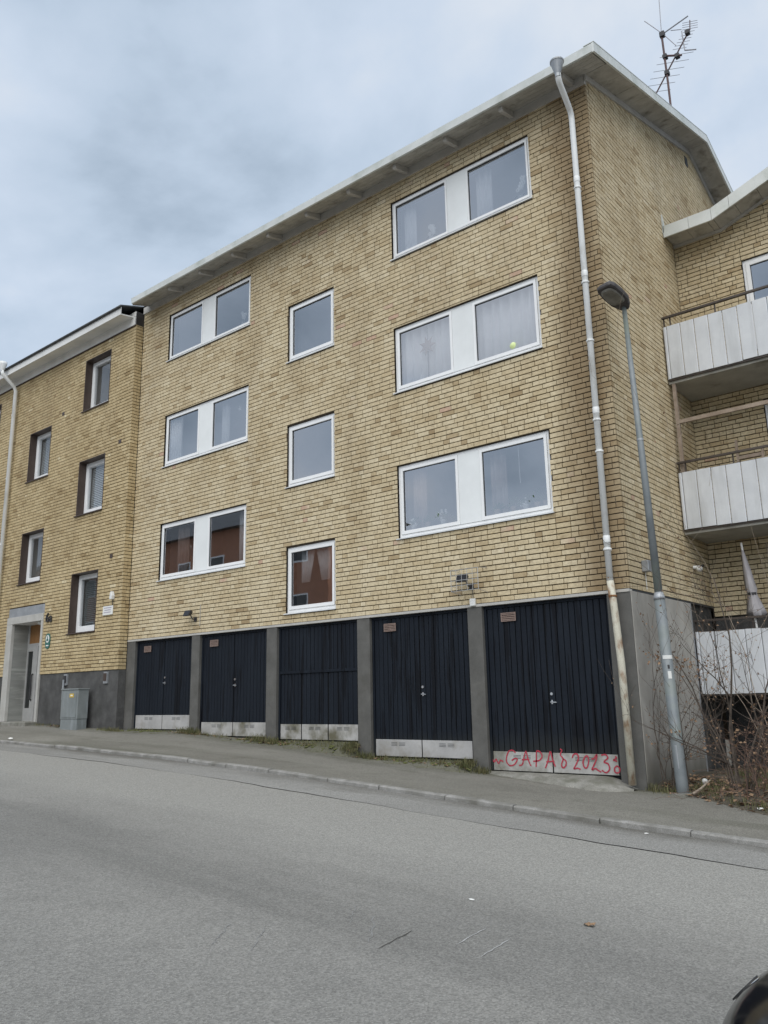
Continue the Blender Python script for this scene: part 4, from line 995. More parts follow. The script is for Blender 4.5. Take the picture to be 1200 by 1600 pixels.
# entrance
EN = empty('entrance'); EN.parent = left
x0, x1, z0, z1 = PORT; zs_ = -.44
f = MB(); yf = YL-.03
f.box((x0, yf, zs_), (x0+.30, YL+.06, 2.20)); f.box((x1-.09, yf, zs_), (x1, YL+.06, 2.20)); f.box((x0, yf, 2.203), (x1, YL+.06, 2.40)); f.build('portal_frame', M['stone_frame'], EN, bevel=.006)
MB().box((x0, YL+.01, 2.403), (x1, YL+.25, z1)).build('header_panel', M['zinc'], EN)
DR = .52
MB().box((x0-.02, YL+.062, zs_), (x0+.30, YL+DR, 2.4)).build('side_wall', M['stone'], EN)
MB().box((x0+.302, YL+.064, 2.201), (x1-.092, YL+DR+.1, 2.39)).build('ceiling', M['panel'], EN)
MB().box((x1-.09, YL+.062, zs_), (x1+.1, YL+DR, 2.4)).build('side_wall', M['stone'], EN)
MB().box((x0-.1, YL-.32, -1), (x1+.02, YL+DR+.1, zs_)).build('step', M['conc'], EN, bevel=.015)
MB().box((x0+.2, YL-.55, -1), (x0+.95, YL-.33, zs_-.08)).build('step', M['conc'], EN, bevel=.015)
b = MB(); blob(b, ((x0+x1)/2+.42, YL+.26, 2.18), .12, 16, 6, .45); b.build('ceiling_lamp', M['white'], EN, smooth=True)
# door set at the back of the recess
dr = empty('entrance_door'); dr.parent = left
xd0, xd1, yd = x0+.30, x1-.09, YL+DR-.05
b = MB(); b.box((xd0, yd, zs_), (xd0+.07, yd+.06, 2.2)); b.box((xd1-.06, yd, zs_), (xd1, yd+.06, 2.2)); b.box((xd0+.07, yd, 1.60), (xd1-.06, yd+.06, 1.68))
b.box((xd0+.36, yd-.012, zs_), (xd0+.62, yd+.05, 1.6)); b.box((xd0+.07, yd-.012, zs_), (xd0+.36, yd+.05, zs_+.35)); b.box((xd0+.07, yd-.012, 1.46), (xd0+.36, yd+.05, 1.6)); b.box((xd0+.63, yd, zs_), (xd1-.06, yd+.05, 1.6))
b.build('door_frame', M['alu'], dr)
MB().box((xd0+.07, yd+.02, 1.68), (xd1-.06, yd+.05, 2.2)).build('transom_panel', M['doorwood'], dr)
MB().box((xd0+.07, yd+.02, zs_+.35), (xd0+.36, yd+.035, 1.46)).build('door_glass', M['darkglass'], dr)
MB().tube([(xd0+.45, yd-.01, .12), (xd0+.45, yd-.06, .15), (xd0+.45, yd-.06, .80), (xd0+.45, yd-.01, .83)], .024, 8).build('handle', M['iron'], dr)
MB().box((xd0+.36, yd-.02, .24), (xd0+.42, yd-.0125, .56)).build('lock_plate', M['steel'], dr)
# cornice, eaves and roof
cr_ = MB(); cr_.box((XE, YL-.02, TOPL), (XL-.05, YL+.2, 9.86)); cr_.build('cornice', M['cornice'], left)
MB().box((XE, YL-.03, TOPL-.028), (XL-.02, YL+.1, TOPL-.004)).build('drip_strip', M['brown'], left)
MB().hexa([(XE, -.62, 9.80), (XL-.12, -.62, 9.80), (XL-.12, YL, 9.862), (XE, YL, 9.862), (XE, -.62, 9.83), (XL-.12, -.62, 9.83), (XL-.12, YL, 9.89), (XE, YL, 9.89)]).build('eave_soffit', M['cornice'], left)
MB().box((XE, -.645, 9.79), (XL-.10, -.62, 10.0)).build('fascia', M['cornice'], left)
MB().box((XE, YL, 9.89), (XL-.05, 0, 10.02)).build('eave_block', M['cornice'], left)
gt = MB(); gt.tube([(XE, -.675, 10.0), (XL-.06, -.675, 10.0)], .032, 10); gt.build('gutter', M['blackroof'], left, smooth=True)
rr = MB(); slope_slab(rr, -.66, 4.6, lambda y: 10.05+(y+.7)*.30, .035, XE, XL-.10); rr.prism([(4.6, 10.0), (4.6, 11.65), (9.9, 10.06), (9.9, 10.0)], 0, XE, XL-.10); rr.build('roof', M['blackroof'], left)
MB().box((XL-.03, YL+.0, 9.60), (XL-.004, 0, 10.0)).build('dark_flashing', M['iron'], left)
lpipe = empty('downpipe'); lpipe.parent = left
MB().lathe([(.05, -.26), (.055, -.2), (.125, -.04), (.13, .04), (.115, .04), (.05, -.18)], (-18.72, -.82, 10.12), 18).build('funnel', M['pipe'], lpipe, smooth=True)
MB().tube([(-18.72, -.82, 9.9), (-18.72, -.80, 9.80), (-18.72, -.42, 9.50), (-18.76, -.335, 9.38), (-18.78, -.33, -.3)], .055, 12).build('pipe', M['pipe'], lpipe, smooth=True)
for z in (8.6, 6.6, 4.6, 2.6): MB().lathe([(.062, -.02), (.062, .02)], (-18.78, -.33, z), 12).build('bracket', M['pipe'], lpipe)
# odd vent bricks and little fittings
for (x, z) in ((-13.05, 6.53), (-13.15, 3.56), (-16.0, 8.0)):
    MB().box((x-.06, YL-.008, z-.05), (x+.06, YL+.05, z+.05)).build('vent_brick', M['brown'], left)
for x in (-14.90, -13.08):
    b = MB(); b.box((x-.08, YL-.02, .46), (x+.08, YL+.03, .735)); b.build('meter_hatch', M['zinc'], left)
    MB().box((x-.06, YL-.035, .52), (x+.05, YL-.021, .70)).build('hatch_lid', M['iron'] if x < -14 else M['brown'], left)
MB().tube([(-14.92, YL-.05, .6), (-14.92, YL-.05, .1)], .025, 8).build('cable_duct', M['zinc'], left)

def text_obj(s, size, loc, m, name, ext=.006, font_rot=(math.pi/2, 0, 0)):
    cu = bpy.data.curves.new(name, 'FONT'); cu.body = s; cu.size = size; cu.extrude = ext; cu.align_x = 'CENTER'; cu.align_y = 'CENTER'
    o = bpy.data.objects.new(name, cu); COL.objects.link(o); dg = bpy.context.evaluated_depsgraph_get()
    me = bpy.data.meshes.new_from_object(o.evaluated_get(dg)); bpy.data.objects.remove(o); bpy.data.curves.remove(cu)
    me.materials.clear(); me.materials.append(m); q = bpy.data.objects.new(name, me); COL.objects.link(q); q.location = loc; q.rotation_euler = font_rot; return q
hn = text_obj('6a', .36, (-15.93, YL-.025, 2.24), M['iron'], 'house_number', .012); tag(hn, 'black iron house number 6a beside the entrance', 'house number')
S = empty('round_sign'); tag(S, 'small teal enamel sign with a white round emblem right of the entrance', 'sign')
pts = []
for k in range(24):
    t = 2*math.pi*k/24; pts.append((-15.92+.12*math.copysign(abs(math.cos(t))**.7, math.cos(t)), 1.63+.20*math.copysign(abs(math.sin(t))**.8, math.sin(t))))
MB().prism(pts, 1, YL-.02, YL-.002).build('plate', M['teal'], S)
MB().prism([(-15.92+.085*math.cos(2*math.pi*k/20), 1.685+.10*math.sin(2*math.pi*k/20)) for k in range(20)], 1, YL-.024, YL-.0205).build('emblem', M['paper'], S)
MB().prism([(-15.97, 1.63), (-15.87, 1.63), (-15.88, 1.68), (-15.905, 1.70), (-15.90, 1.75), (-15.93, 1.76), (-15.945, 1.73), (-15.935, 1.70), (-15.965, 1.68)], 1, YL-.027, YL-.0245).build('mark', M['teal'], S)
MB().box((-15.98, YL-.024, 1.495), (-15.86, YL-.0205, 1.525)).build('emblem', M['paper'], S)
S = empty('wall_sign'); tag(S, 'white rectangular notice plate with faded print at the corner of the golden brick house', 'sign')
MB().box((-13.36, YL-.02, 2.10), (-12.93, YL-.002, 2.32)).build('plate', M['paper'], S, bevel=.004)
b = MB()
for k, (u, v) in enumerate(((.05, .38), (.08, .35), (.05, .36))): b.box((-13.36+u, YL-.0225, 2.265-k*.055), (-13.36+v, YL-.0205, 2.285-k*.055))
b.build('print', M['signtext'], S)
S = empty('wall_fitting'); tag(S, 'cream plastic sensor above the white notice plate', 'sensor')
MB().prism([(-13.0, 2.46), (-12.90, 2.46), (-12.89, 2.55), (-12.94, 2.66), (-12.985, 2.62)], 1, YL-.09, YL-.002).build('body', M['white'], S, bevel=.01)
MB().tube([(-12.95, YL-.02, 2.46), (-12.95, YL-.015, 2.33)], .008, 6).build('cable', M['iron'], S)
# cable cabinet
S = empty('cable_cabinet'); tag(S, 'grey green metal cable cabinet with yellow sticker against the dark plinth', 'cabinet')
MB().box((-14.38, -.60, -.36), (-13.62, -.32, .325)).build('body', M['cabinet'], S, bevel=.012)
MB().box((-14.395, -.615, .326), (-13.605, -.305, .36)).build('lid', M['cabinet'], S, bevel=.01)
MB().box((-14.37, -.59, -.75), (-13.63, -.33, -.363)).build('base', M['cabinet'], S, bevel=.006)
MB().box((-14.32, -.608, -.32), (-13.68, -.601, .27)).build('door', M['cabinet'], S, bevel=.003)
MB().box((-13.98, -.613, .15), (-13.80, -.609, .24)).build('sticker', M['yellow'], S)
MB().box((-13.94, -.6155, .18), (-13.84, -.6135, .212)).build('sticker_print', M['paper'], S)
# ================================================================== REAR WING
YR = 3.70
rear = empty('apartment_building'); tag(rear, 'rear brick wing with stacked white balconies at the right edge', 'building')
XR1 = 6.5
WR = [(1.20, 3.4, 6.05, 7.86), (1.26, 3.4, 2.9, 5.08), (1.6, 3.4, .85, 2.3)]
def rtop(x):  # underside of the roof at the wall face
    return 8.66 if x < .92 else 8.66+(x-.92)*.36
rw = MB(); pierced(rw, .006, XR1, 1.28, 8.50, WR, 'front', YR+.018, .28)
rw.prism([(.006, 8.50), (XR1, 8.50), (XR1, rtop(XR1)-.03), (.92, 8.63), (.006, 8.63)], 1, YR+.012, YR+.29)
rwo = rw.build('brick_wall', M['mortar'], rear)
rl = lay(.008, XR1, 1.28, 11.0, WR, top=lambda u: rtop(u)-.02, seed=41)
brickwork(rwo, [('front', YR, rl)], M['brick'], 300, 12)
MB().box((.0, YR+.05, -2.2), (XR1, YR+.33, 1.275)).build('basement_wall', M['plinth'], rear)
for i, (a, c, z0, z1) in enumerate(WR): window(rear, a, c, z0, z1, YR, False, recess=.05, sash=.07)
rroof = empty('roof'); rroof.parent = rear
YV = 3.16
def rpoly(x0, x1, off0, off1):
    return [(x0, rtop(x0)+off0), (x1, rtop(x1)+off0), (x1, rtop(x1)+off1), (x0, rtop(x0)+off1)]
segs_ = [(.012, .50), (.50, .92), (.92, 1.25), (1.25, 2.4), (2.4, 3.6), (3.6, XR1+.3)]
for a, c in segs_: MB().prism(rpoly(a+.003, c-.003, -.10, .14), 1, YV-.03, YV).build('verge_sheet', M['roofmetal'], rroof)
for a, c in ((.012, .92), (.92, XR1+.3)):
    MB().prism(rpoly(a, c, .0, .10), 1, YV+.002, 11.5).build('roof_deck', M['rooftop'], rroof)
x = .012
while x < XR1:
    x1 = min(x+.40, XR1)
    if x < .92 < x1: x1 = .92
    MB().prism(rpoly(x+.004, x1-.004, -.03, -.006), 1, YV+.004, YR+.012).build('soffit_board', M['soffit'], rroof); x = x1
for a, c in ((.012, .92), (.92, XR1)): MB().prism(rpoly(a, c, -.09, -.032), 1, YR-.03, YR+.01).build('frieze', M['friezeboard'], rroof)
MB().prism([(YV-.03, 8.66), (YV+.05, 8.66), (YV+.05, 8.83), (YV-.03, 9.06)], 0, .002, .03).build('flashing', M['roofmetal'], rroof)
# balconies
def balcony(zb0, open_under, label):
    B = empty('balcony'); B.parent = rear; tag(B, label)
    yb = 2.50; zt_ = zb0+1.0; xa = .03; xe = 4.4
    if zb0 > 0: MB().box((.012, yb+.05, zb0-.08), (xe, YR-.001, zb0+.07)).build('slab', M['slab'], B, bevel=.01)
    else: MB().box((.012, yb+.05, zb0+.02), (xe, YR+.04, zb0+.12)).build('slab', M['slab'], B, bevel=.01)
    x = xa; pw = .243; k = 0
    while x < xe-.05:
        ww = .06 if k == 0 else pw
        z_ = random.uniform(-.006, .006)
        b = MB(); x1 = x+ww-.008
        b.prism([(x, yb+.012), (x, yb+.004), (x+.012, yb-.006), (x1-.012, yb-.006), (x1, yb+.004), (x1, yb+.012)], 2, zb0+z_, zt_+z_)
        b.build('panel', M['balcony'], B); x += ww; k += 1
    MB().box((xa-.005, yb+.013, zb0), (xa+.02, YR-.6, zt_)).build('side_panel', M['balcony'], B)
    MB().box((xa, yb+.0125, zb0-.03), (xe, yb+.045, zb0+.01)).build('bottom_rail', M['brownrail'], B)
    MB().box((xa, yb+.0125, zt_-.03), (xe, yb+.035, zt_+.008)).build('top_rail', M['brownrail'], B)
    b = MB(); b.box((xa-.01, yb-.02, zt_+.165), (xe, yb+.03, zt_+.20)); b.build('handrail', M['brownrail'], B)
    for xx in [xa+.02, xa+.13]+list(np.arange(.95, xe, .95)): MB().box((xx-.012, yb+.014, zb0), (xx+.012, yb+.03, zt_+.164)).build('post', M['brownrail'], B)
balcony(5.43, True, 'upper balcony with white sheet panels and brown handrail')
balcony(2.69, True, 'middle balcony with white sheet panels under the wooden frame')
balcony(-.05, False, 'ground floor balcony front behind the bare shrubs')
# wooden sunscreen frame on the middle balcony
S = empty('sunscreen_stand'); tag(S, 'weathered wooden post and crossbar standing on the middle balcony', 'sunscreen')
MB().box((.06, 2.56, 3.0), (.12, 2.62, 5.35)).build('post', M['wood'], S, bevel=.005)
MB().box((.121, 2.56, 4.60), (4.2, 2.61, 4.67)).build('crossbar', M['wood'], S, bevel=.005)
# things on the middle balcony
S = empty('folding_rack'); tag(S, 'small wire rack standing behind the middle balcony front', 'rack')
b = MB()
for k in range(4): b.tube([(.35, 3.45, 3.70+k*.06), (1.15, 3.35, 3.70+k*.06)], .006, 6)
for k in range(9): b.tube([(.35+.1*k, 3.45-.0125*k, 3.66), (.35+.1*k, 3.45-.0125*k, 3.92)], .004, 6)
b.tube([(.36, 3.44, 2.8), (.36, 3.44, 3.9)], .01, 6); b.tube([(1.14, 3.36, 2.8), (1.14, 3.36, 3.9)], .01, 6)
b.build('grid', M['zinc'], S)
S = empty('wooden_chair'); tag(S, 'back of a wooden chair above the middle balcony panels', 'chair')
b = MB(); b.box((.83, 3.18, 2.8), (.87, 3.22, 4.28)); b.box((1.25, 3.14, 2.8), (1.29, 3.18, 4.05)); b.build('back_posts', M['wood'], S)
MB().box((.871, 3.17, 3.92), (1.249, 3.20, 3.98)).build('back_rail', M['wood'], S)
MB().box((.83, 2.95, 3.2), (1.29, 3.17, 3.24)).build('seat', M['wood'], S)
# closed parasol on the ground floor balcony
S = empty('closed_parasol'); tag(S, 'folded lilac grey parasol standing on the ground floor balcony', 'parasol')
px, py = .80, 2.95
b = MB(); n = 16; prof = [(.010, 2.36), (.026, 2.22), (.048, 1.95), (.06, 1.74), (.072, 1.63), (.055, 1.55), (.08, 1.42), (.11, 1.28), (.125, 1.19), (.06, 1.18)]
for r, z in prof:
    for k in range(n):
        t = 2*math.pi*k/n; q = r*(1+((.34, -.30, .16, -.18)[k % 4])*min(1, (2.34-z)/.3)); dr_ = .16*(2.36-z)
        b.v.append((px+q*math.cos(t)+dr_*.6-.0, py+q*math.sin(t), z+(.045*math.sin(2*t+.6)+.02*math.sin(5*t) if z < 1.25 else 0)))
for i in range(len(prof)-1):
    for k in range(n): a = i*n+k; c = i*n+(k+1) % n; b.f.append((a, a+n, c+n, c))
b.build('canopy', M['fabric'], S, smooth=True)
MB().tube([(px+.14, py, .10), (px, py, 2.42)], .018, 8).build('pole', M['white'], S)
MB().lathe([(.066, -.02), (.068, .02)], (px+.078, py, 1.55), 14).build('strap', M['iron'], S)
# dark space under the ground floor balcony: rear wall is the basement wall above

# ------------------------------------------------------------------ roof antenna
A = empty('roof_antenna'); tag(A, 'thin television antenna mast with slanted aerial booms on the roof', 'antenna')
ax, ay = -.06, 4.8
MB().tube([(ax+.0, ay, zt(ay)-.1), (ax, ay, 13.2), (ax-.02, ay, 14.50)], .024, 8).build('mast', M['antred'], A)
b = MB(); b.box((ax-.06, ay-.05, 14.42), (ax+.05, ay+.05, 14.55)); b.build('head', M['iron'], A, bevel=.01)
b = MB()
b.tube([(ax-.02, ay, 14.5), (ax+.02, ay, 15.62)], .009, 6); b.build('whip', M['plume'], A)
for q, r in (((.529, 4.8, 14.613), .015), ((-.422, 4.8, 15.082), .010), ((.199, 4.8, 14.039), .010)):
    MB().tube([(ax+.01, ay, 14.5), q], r, 6).build('dipole_arm', M['plume'], A)
def boom(p0, p1, nel, l0, l1, r=.016):
    p0 = Vector(p0); p1 = Vector(p1); MB().tube([p0, p1], r, 6).build('boom', M['antred'], A)
    el = Vector((.93, .0, -.36)).normalized()
    for k in range(nel):
        t = (k+.3)/nel; c = p0.lerp(p1, t); h = (l0+(l1-l0)*t)/2
        MB().tube([c-el*h, c+el*h], .0055, 5).build('element', M['plume'], A)
boom((-.357, 4.84, 13.117), (.245, 4.84, 13.927), 6, .62, .80)
boom((.245, 4.84, 13.93), (.524, 4.84, 14.294), 6, .32, .26)
boom((.524, 4.84, 14.294), (.545, 4.84, 14.52), 4, .36, .34, .011)
MB().tube([(-.11, 4.79, 13.935), (.30, 4.79, 13.715)], .022, 6).build('cross_arm', M['antred'], A)
for q in ((-.06, 13.90), (.20, 13.77), (-.06, 13.47), (.47, 14.22)): MB().box((q[0]-.045, 4.76, q[1]-.045), (q[0]+.045, 4.87, q[1]+.045)).build('clamp', M['iron'], A)
MB().tube([(.346, 4.84, 14.355), (.364, 4.84, 13.838)], .012, 6).build('side_bar', M['plume'], A)
MB().tube([(.117, 4.84, 14.515), (.346, 4.84, 14.40)], .008, 6).build('side_bar', M['plume'], A)
MB().tube([(.364, 4.84, 13.838), (.60, 4.84, 13.72)], .014, 6).build('side_bar', M['plume'], A)

# ------------------------------------------------------------------ street lamp
S = empty('street_lamp'); tag(S, 'slim grey street lamp leaning slightly beside the house corner', 'street lamp')
L0 = Vector((.495, -.02, -1.40)); L1 = Vector((.325, -.05, 5.76)); lp_ = lambda z: L0.lerp(L1, (z-L0.z)/(L1.z-L0.z))
MB().tube([lp_(-1.42), lp_(-1.2), lp_(1.27)], [.082, .080, .074], 18).build('lower_pole', M['pole'], S, smooth=True)
MB().tube([lp_(1.26), lp_(1.29), lp_(1.36)], [.080, .080, .060], 18).build('collar', M['zinc'], S, smooth=True)
MB().tube([lp_(1.30), lp_(3.2), lp_(5.80)], [.056, .049, .034], 16).build('upper_pole', M['pole'], S, smooth=True)
MB().tube([lp_(3.60), lp_(3.63)], .051, 16).build('band', M['zinc'], S)
MB().tube([lp_(-1.45), lp_(-1.315)], [.16, .15], 16).build('foot', M['conc'], S)
b = MB(); c = lp_(.48)
def pole_patch(zc, h, a0, a1, m, nm):
    b = MB(); n = 6; rad = .0785
    for i in range(n+1):
        t = math.radians(a0+(a1-a0)*i/n)
        for zz in (zc-h/2, zc+h/2):
            c = lp_(zz); b.v.append((c.x+rad*math.cos(t), c.y+rad*math.sin(t), zz))
    for i in range(n): b.f.append((2*i, 2*i+2, 2*i+3, 2*i+1))
    b.build(nm, M[m], S)
pole_patch(.46, .05, -110, 0, 'paper', 'sticker'); pole_patch(.22, .10, -75, -40, 'paper', 'sticker'); pole_patch(.33, .05, -70, -50, 'iron', 'sticker')
pole_patch(-.85, .30, -95, -75, 'zinc', 'service_door')
# head: flat-bottomed lantern pointing to the road, tilted up
hd = MB(); ori = Vector((.325, -.05, 5.80)); dirv = Vector((-.20, -.93, .34)).normalized(); sd = dirv.cross(Vector((0, 0, 1))).normalized(); upv = sd.cross(dirv)
prof = [(-.07, .06, .05, .05), (-.02, .10, .05, .07), (.10, .155, .05, .10), (.28, .165, .05, .10), (.44, .155, .045, .08), (.50, .125, .04, .05), (.515, .08, .02, .03)]  # along, half width, below, above
n = 16
for (u, hw, dn, upz) in prof:
    for k in range(n):
        t = 2*math.pi*k/n; cs, sn = math.cos(t), math.sin(t)
        z = upz*sn if sn > 0 else -dn*min(1, abs(sn)*1.8)
        hd.v.append(tuple(ori+dirv*u+sd*hw*math.copysign(abs(cs)**.55, cs)+upv*z))
for i in range(len(prof)-1):
    for k in range(n): a = i*n+k; c = i*n+(k+1) % n; hd.f.append((a, a+n, c+n, c))
hd.f.append(tuple(range(n))); e_ = (len(prof)-1)*n; hd.f.append(tuple(e_+k for k in range(n))[::-1])
hd.build('lamp_head', M['lampbody'], S)
lg = MB(); ring = []
for k in range(20):
    t = 2*math.pi*k/20; cs, sn = math.cos(t), math.sin(t)
    ring.append((.275+.19*math.copysign(abs(cs)**.6, cs), (.128-.012*cs)*math.copysign(abs(sn)**.6, sn)))
lg.v += [tuple(ori+dirv*u+sd*v-upv*.050) for u, v in ring]+[tuple(ori+dirv*(.275+(u-.275)*.85)+sd*v*.85-upv*.068) for u, v in ring]
lg.f += [(k, (k+1) % 20, 20+(k+1) % 20, 20+k) for k in range(20)]+[tuple(range(20, 40))]
lg.build('lens', M['lens'], S)
tp = MB(); 
for (u, hw) in ((.03, .06), (.15, .11), (.33, .115), (.45, .08)):
    tp.v += [tuple(ori+dirv*u+sd*hw+upv*.07), tuple(ori+dirv*u-sd*hw+upv*.07), tuple(ori+dirv*u-sd*hw*.6+upv*.115), tuple(ori+dirv*u+sd*hw*.6+upv*.115)]
for i in range(3):
    for k in range(4): a = i*4+k; c = i*4+(k+1) % 4; tp.f.append((a, a+4, c+4, c))
tp.f += [(0, 1, 2, 3), (15, 14, 13, 12)]
tp.build('top_cover', M['lamptop'], S)

# ------------------------------------------------------------------ shrubs (bare)
def branch(b, p, d, ln, r, depth, rr, leaves, bend=.25, nseg=5, gravity=0.0, minr=.0018):
    pts = [Vector(p)]; rad = [r]; d = Vector(d).normalized()
    for i in range(nseg):
        d = (d+Vector((rr.uniform(-bend, bend), rr.uniform(-bend, bend), rr.uniform(-bend, bend)*.6-gravity))).normalized()
        q = pts[-1]+d*ln/nseg
        if q.x < .06: q.x = .06+rr.uniform(0, .05)
        pts.append(q); rad.append(max(minr, r*(1-.75*(i+1)/nseg)))
    b.tube(pts, rad, 5 if r > .006 else 4, cap=False)
    if depth > 0:
        for k in range(rr.randint(2, 4)):
            i = rr.randint(1, nseg); t = Vector((rr.uniform(-1, 1), rr.uniform(-1, 1), rr.uniform(-.2, .9))).normalized()
            branch(b, pts[i], d*.7+t*.8, ln*rr.uniform(.35, .65), rad[i]*.7, depth-1, rr, leaves, bend, nseg-1 if nseg > 3 else 3, gravity*1.3, minr)
    if depth <= 1:
        for q in pts[1:]:
            if rr.random() < .22: leaves.append(q)
def leaf_mesh(pts, rr, size=.03, flat=False):
    b = MB()
    for q in pts:
        d = Vector((rr.uniform(-1, 1), rr.uniform(-1, 1), rr.uniform(-.9, .1))).normalized(); s = d.cross(Vector((rr.uniform(-1, 1), rr.uniform(-1, 1), rr.uniform(-1, 1)))).normalized()
        l = size*rr.uniform(.6, 1.3); w_ = l*.38; n_ = d.cross(s)*l*.15; q = Vector(q)
        b.add([q, q+d*l*.5+s*w_+n_, q+d*l, q+d*l*.5-s*w_+n_], [(0, 1, 2), (0, 2, 3)])
    return b
def shrub(name, label, stems, seed, matn, leafn, group='bare shrubs by the house corner', lsize=.035, extra=0, depth=3):
    S = empty(name); tag(S, label, 'shrub', group); rr = random.Random(seed); leaves = []
    for (p, d, ln, r) in stems:
        b = MB(); branch(b, (p[0], p[1], zbed(p[0], max(p[1], -.1))-.04), d, ln, r, depth, rr, leaves, .22, 7); b.build('stem', M[matn], S)
    if leaves: o = leaf_mesh(leaves, rr, lsize).build('dry_leaves', M[leafn], S); tag(o, kind='stuff')
    return S
shrub('bare_shrub', 'thin bare shrub standing behind the foot of the street lamp',
      [((.26, .28), (-.02, .0, 1), 1.5, .012), ((.30, .34), (.12, .1, 1), 1.75, .013), ((.22, .22), (-.12, -.05, 1), 1.2, .010), ((.34, .3), (.3, 0, 1), 1.3, .009)], 5, 'bark', 'dry')
shrub('bare_shrub', 'tall bare shrub with upright stems in front of the ground floor balcony',
      [((1.12, .30), (.0, .02, 1), 2.9, .022), ((1.20, .36), (.06, .05, 1), 2.6, .018), ((1.05, .34), (-.28, .1, 1), 2.7, .016), ((1.16, .25), (-.10, -.05, 1), 2.3, .015), ((1.25, .3), (.2, .0, 1), 2.4, .016), ((1.1, .3), (-.5, .15, .9), 2.5, .013), ((1.2, .4), (.3, .1, 1), 2.0, .013), ((1.3, .2), (.15, -.05, 1), 1.6, .012), ((1.0, .4), (-.35, .0, 1), 1.7, .011)], 8, 'bark', 'dry', depth=3)
shrub('bare_shrub', 'sparse bare shrub against the grey plaster panel',
      [((.42, 1.9), (.1, -.05, 1), 1.7, .010), ((.5, 2.0), (.25, -.1, 1), 1.6, .010), ((.36, 1.8), (-.1, -.2, 1), 1.5, .009)], 12, 'bark', 'dry')
shrub('bare_shrub', 'pale arching rose canes reaching up across the middle balcony',
      [((1.62, .9), (-.22, .25, 1.2), 4.7, .007), ((1.7, .95), (-.12, .25, 1.2), 4.4, .006), ((1.55, 1.0), (-.35, .2, 1.1), 4.3, .006)], 21, 'twig', 'dry', depth=2)
# dead bramble tangle at the right
S = empty('bramble_tangle'); tag(S, 'reddish brown dead bramble tangle at the right edge', 'bramble'); rr = random.Random(33); lv = []; b = MB()
for k in range(58):
    p = (rr.uniform(1.25, 2.6), rr.uniform(-.25, 1.3)); branch(b, (p[0], p[1], zbed(p[0], p[1])-.03), (rr.uniform(-.9, .7), rr.uniform(-.7, .5), rr.uniform(.5, 1.3)), rr.uniform(.6, 1.35), rr.uniform(.004, .008), 2, rr, lv, .4, 6, .07)
b.build('canes', M['dryred'], S); o = leaf_mesh(lv, rr, .045).build('dead_leaves', M['dry'], S); tag(o, kind='stuff')
# two bare upright canes close to the lamp (hips and dry leaf tufts)
rr = random.Random(44); pts = []
for k in range(90):
    t = rr.gauss(0, 1); pts.append((.30+rr.gauss(0, .16), .25+rr.gauss(0, .1), .42+rr.gauss(0, .10)))
for k in range(60): pts.append((.62+rr.gauss(0, .12), .35+rr.gauss(0, .1), .32+rr.gauss(0, .09)))
S = empty('climbing_rose'); tag(S, 'tuft of withered brown leaves on thin canes around the lamp pole', 'shrub'); lv2 = []
for p, d in (((.16, .22), (-.08, .0, 1)), ((.45, .33), (.1, .0, 1)), ((.22, .3), (.05, .05, 1))):
    b = MB(); branch(b, (p[0], p[1], -1.33), d, 1.95, .008, 2, rr, lv2, .16, 7); b.build('cane', M['bark'], S)
o = leaf_mesh(pts+lv2, rr, .04).build('withered_leaves', M['dry'], S); tag(o, kind='stuff')

# ------------------------------------------------------------------ ground cover, weeds, litter
rr = random.Random(55)
b = MB()
def zapron(x, y):
    z = zwalk(x, y)
    for (a, c, zb0, zp) in DOORS[:4]:
        if a-.1 < x < c+.1 and y > -.3: z = max(z, zwalk(x, y)+(max(zb0-.04, zwalk(x, 0))-zwalk(x, 0))*(1+y/.3))
    return z
def blade(b, p, h, rr, wd=.005):
    a = rr.uniform(0, 6.28); d = Vector((math.cos(a), math.sin(a), 0)); s = Vector((-d.y, d.x, 0))*wd; p = Vector(p); ln = rr.uniform(.2, .9)*h
    b.add([p-s, p+s, p+d*ln*.4+Vector((0, 0, h*.7))+s*.6, p+d*ln*.4+Vector((0, 0, h*.7))-s*.6, p+d*ln+Vector((0, 0, h))], [(0, 1, 2, 3), (3, 2, 4)])
weeds = [(-12.7, -12.2, -.3, 120, .09), (-12.3, -10.6, .0, 260, .05), (-10.1, -9.7, -.03, 130, .13), (-9.9, -8.8, -.02, 130, .07), (-8.2, -7.3, -.03, 150, .09), (-7.5, -5.2, -.02, 520, .06), (-5.4, -4.8, -.08, 220, .07), (-4.8, -2.8, -.02, 520, .07), (-2.95, -2.5, -.06, 200, .09), (-16.1, -14.2, -.26, 160, .06), (-13.2, -12.6, -.26, 100, .07), (-7.9, -7.2, -.10, 200, .13), (-5.5, -4.75, -.12, 260, .12), (-3.0, -2.45, -.10, 200, .12), (-10.3, -9.6, -.10, 160, .12), (-1.0, .2, -.5, 0, .1), (.0, .5, .03, 160, .10)]
for (x0, x1, y0, n_, h) in weeds:
    for k in range(n_):
        x = rr.uniform(x0, x1); y = y0-abs(rr.gauss(0, .09))+.03; blade(b, (x, y, zapron(x, y)), h*rr.uniform(.3, 1.3), rr)
for k in range(5200):
    x = rr.uniform(.5, 3.2); y = rr.uniform(backedge(x)+.02, 2.6)
    if math.sin(x*3.1+y*2.2)+math.sin(y*4.3-x)*.7 < -.35: continue
    blade(b, (x, y, zbed(x, y)-.005), rr.uniform(.03, .12), rr, .006)
o = b.build('weeds', M['grass']); tag(o, 'dull green weeds along the foot of the garage doors and in the planting bed', 'weeds', kind='stuff')
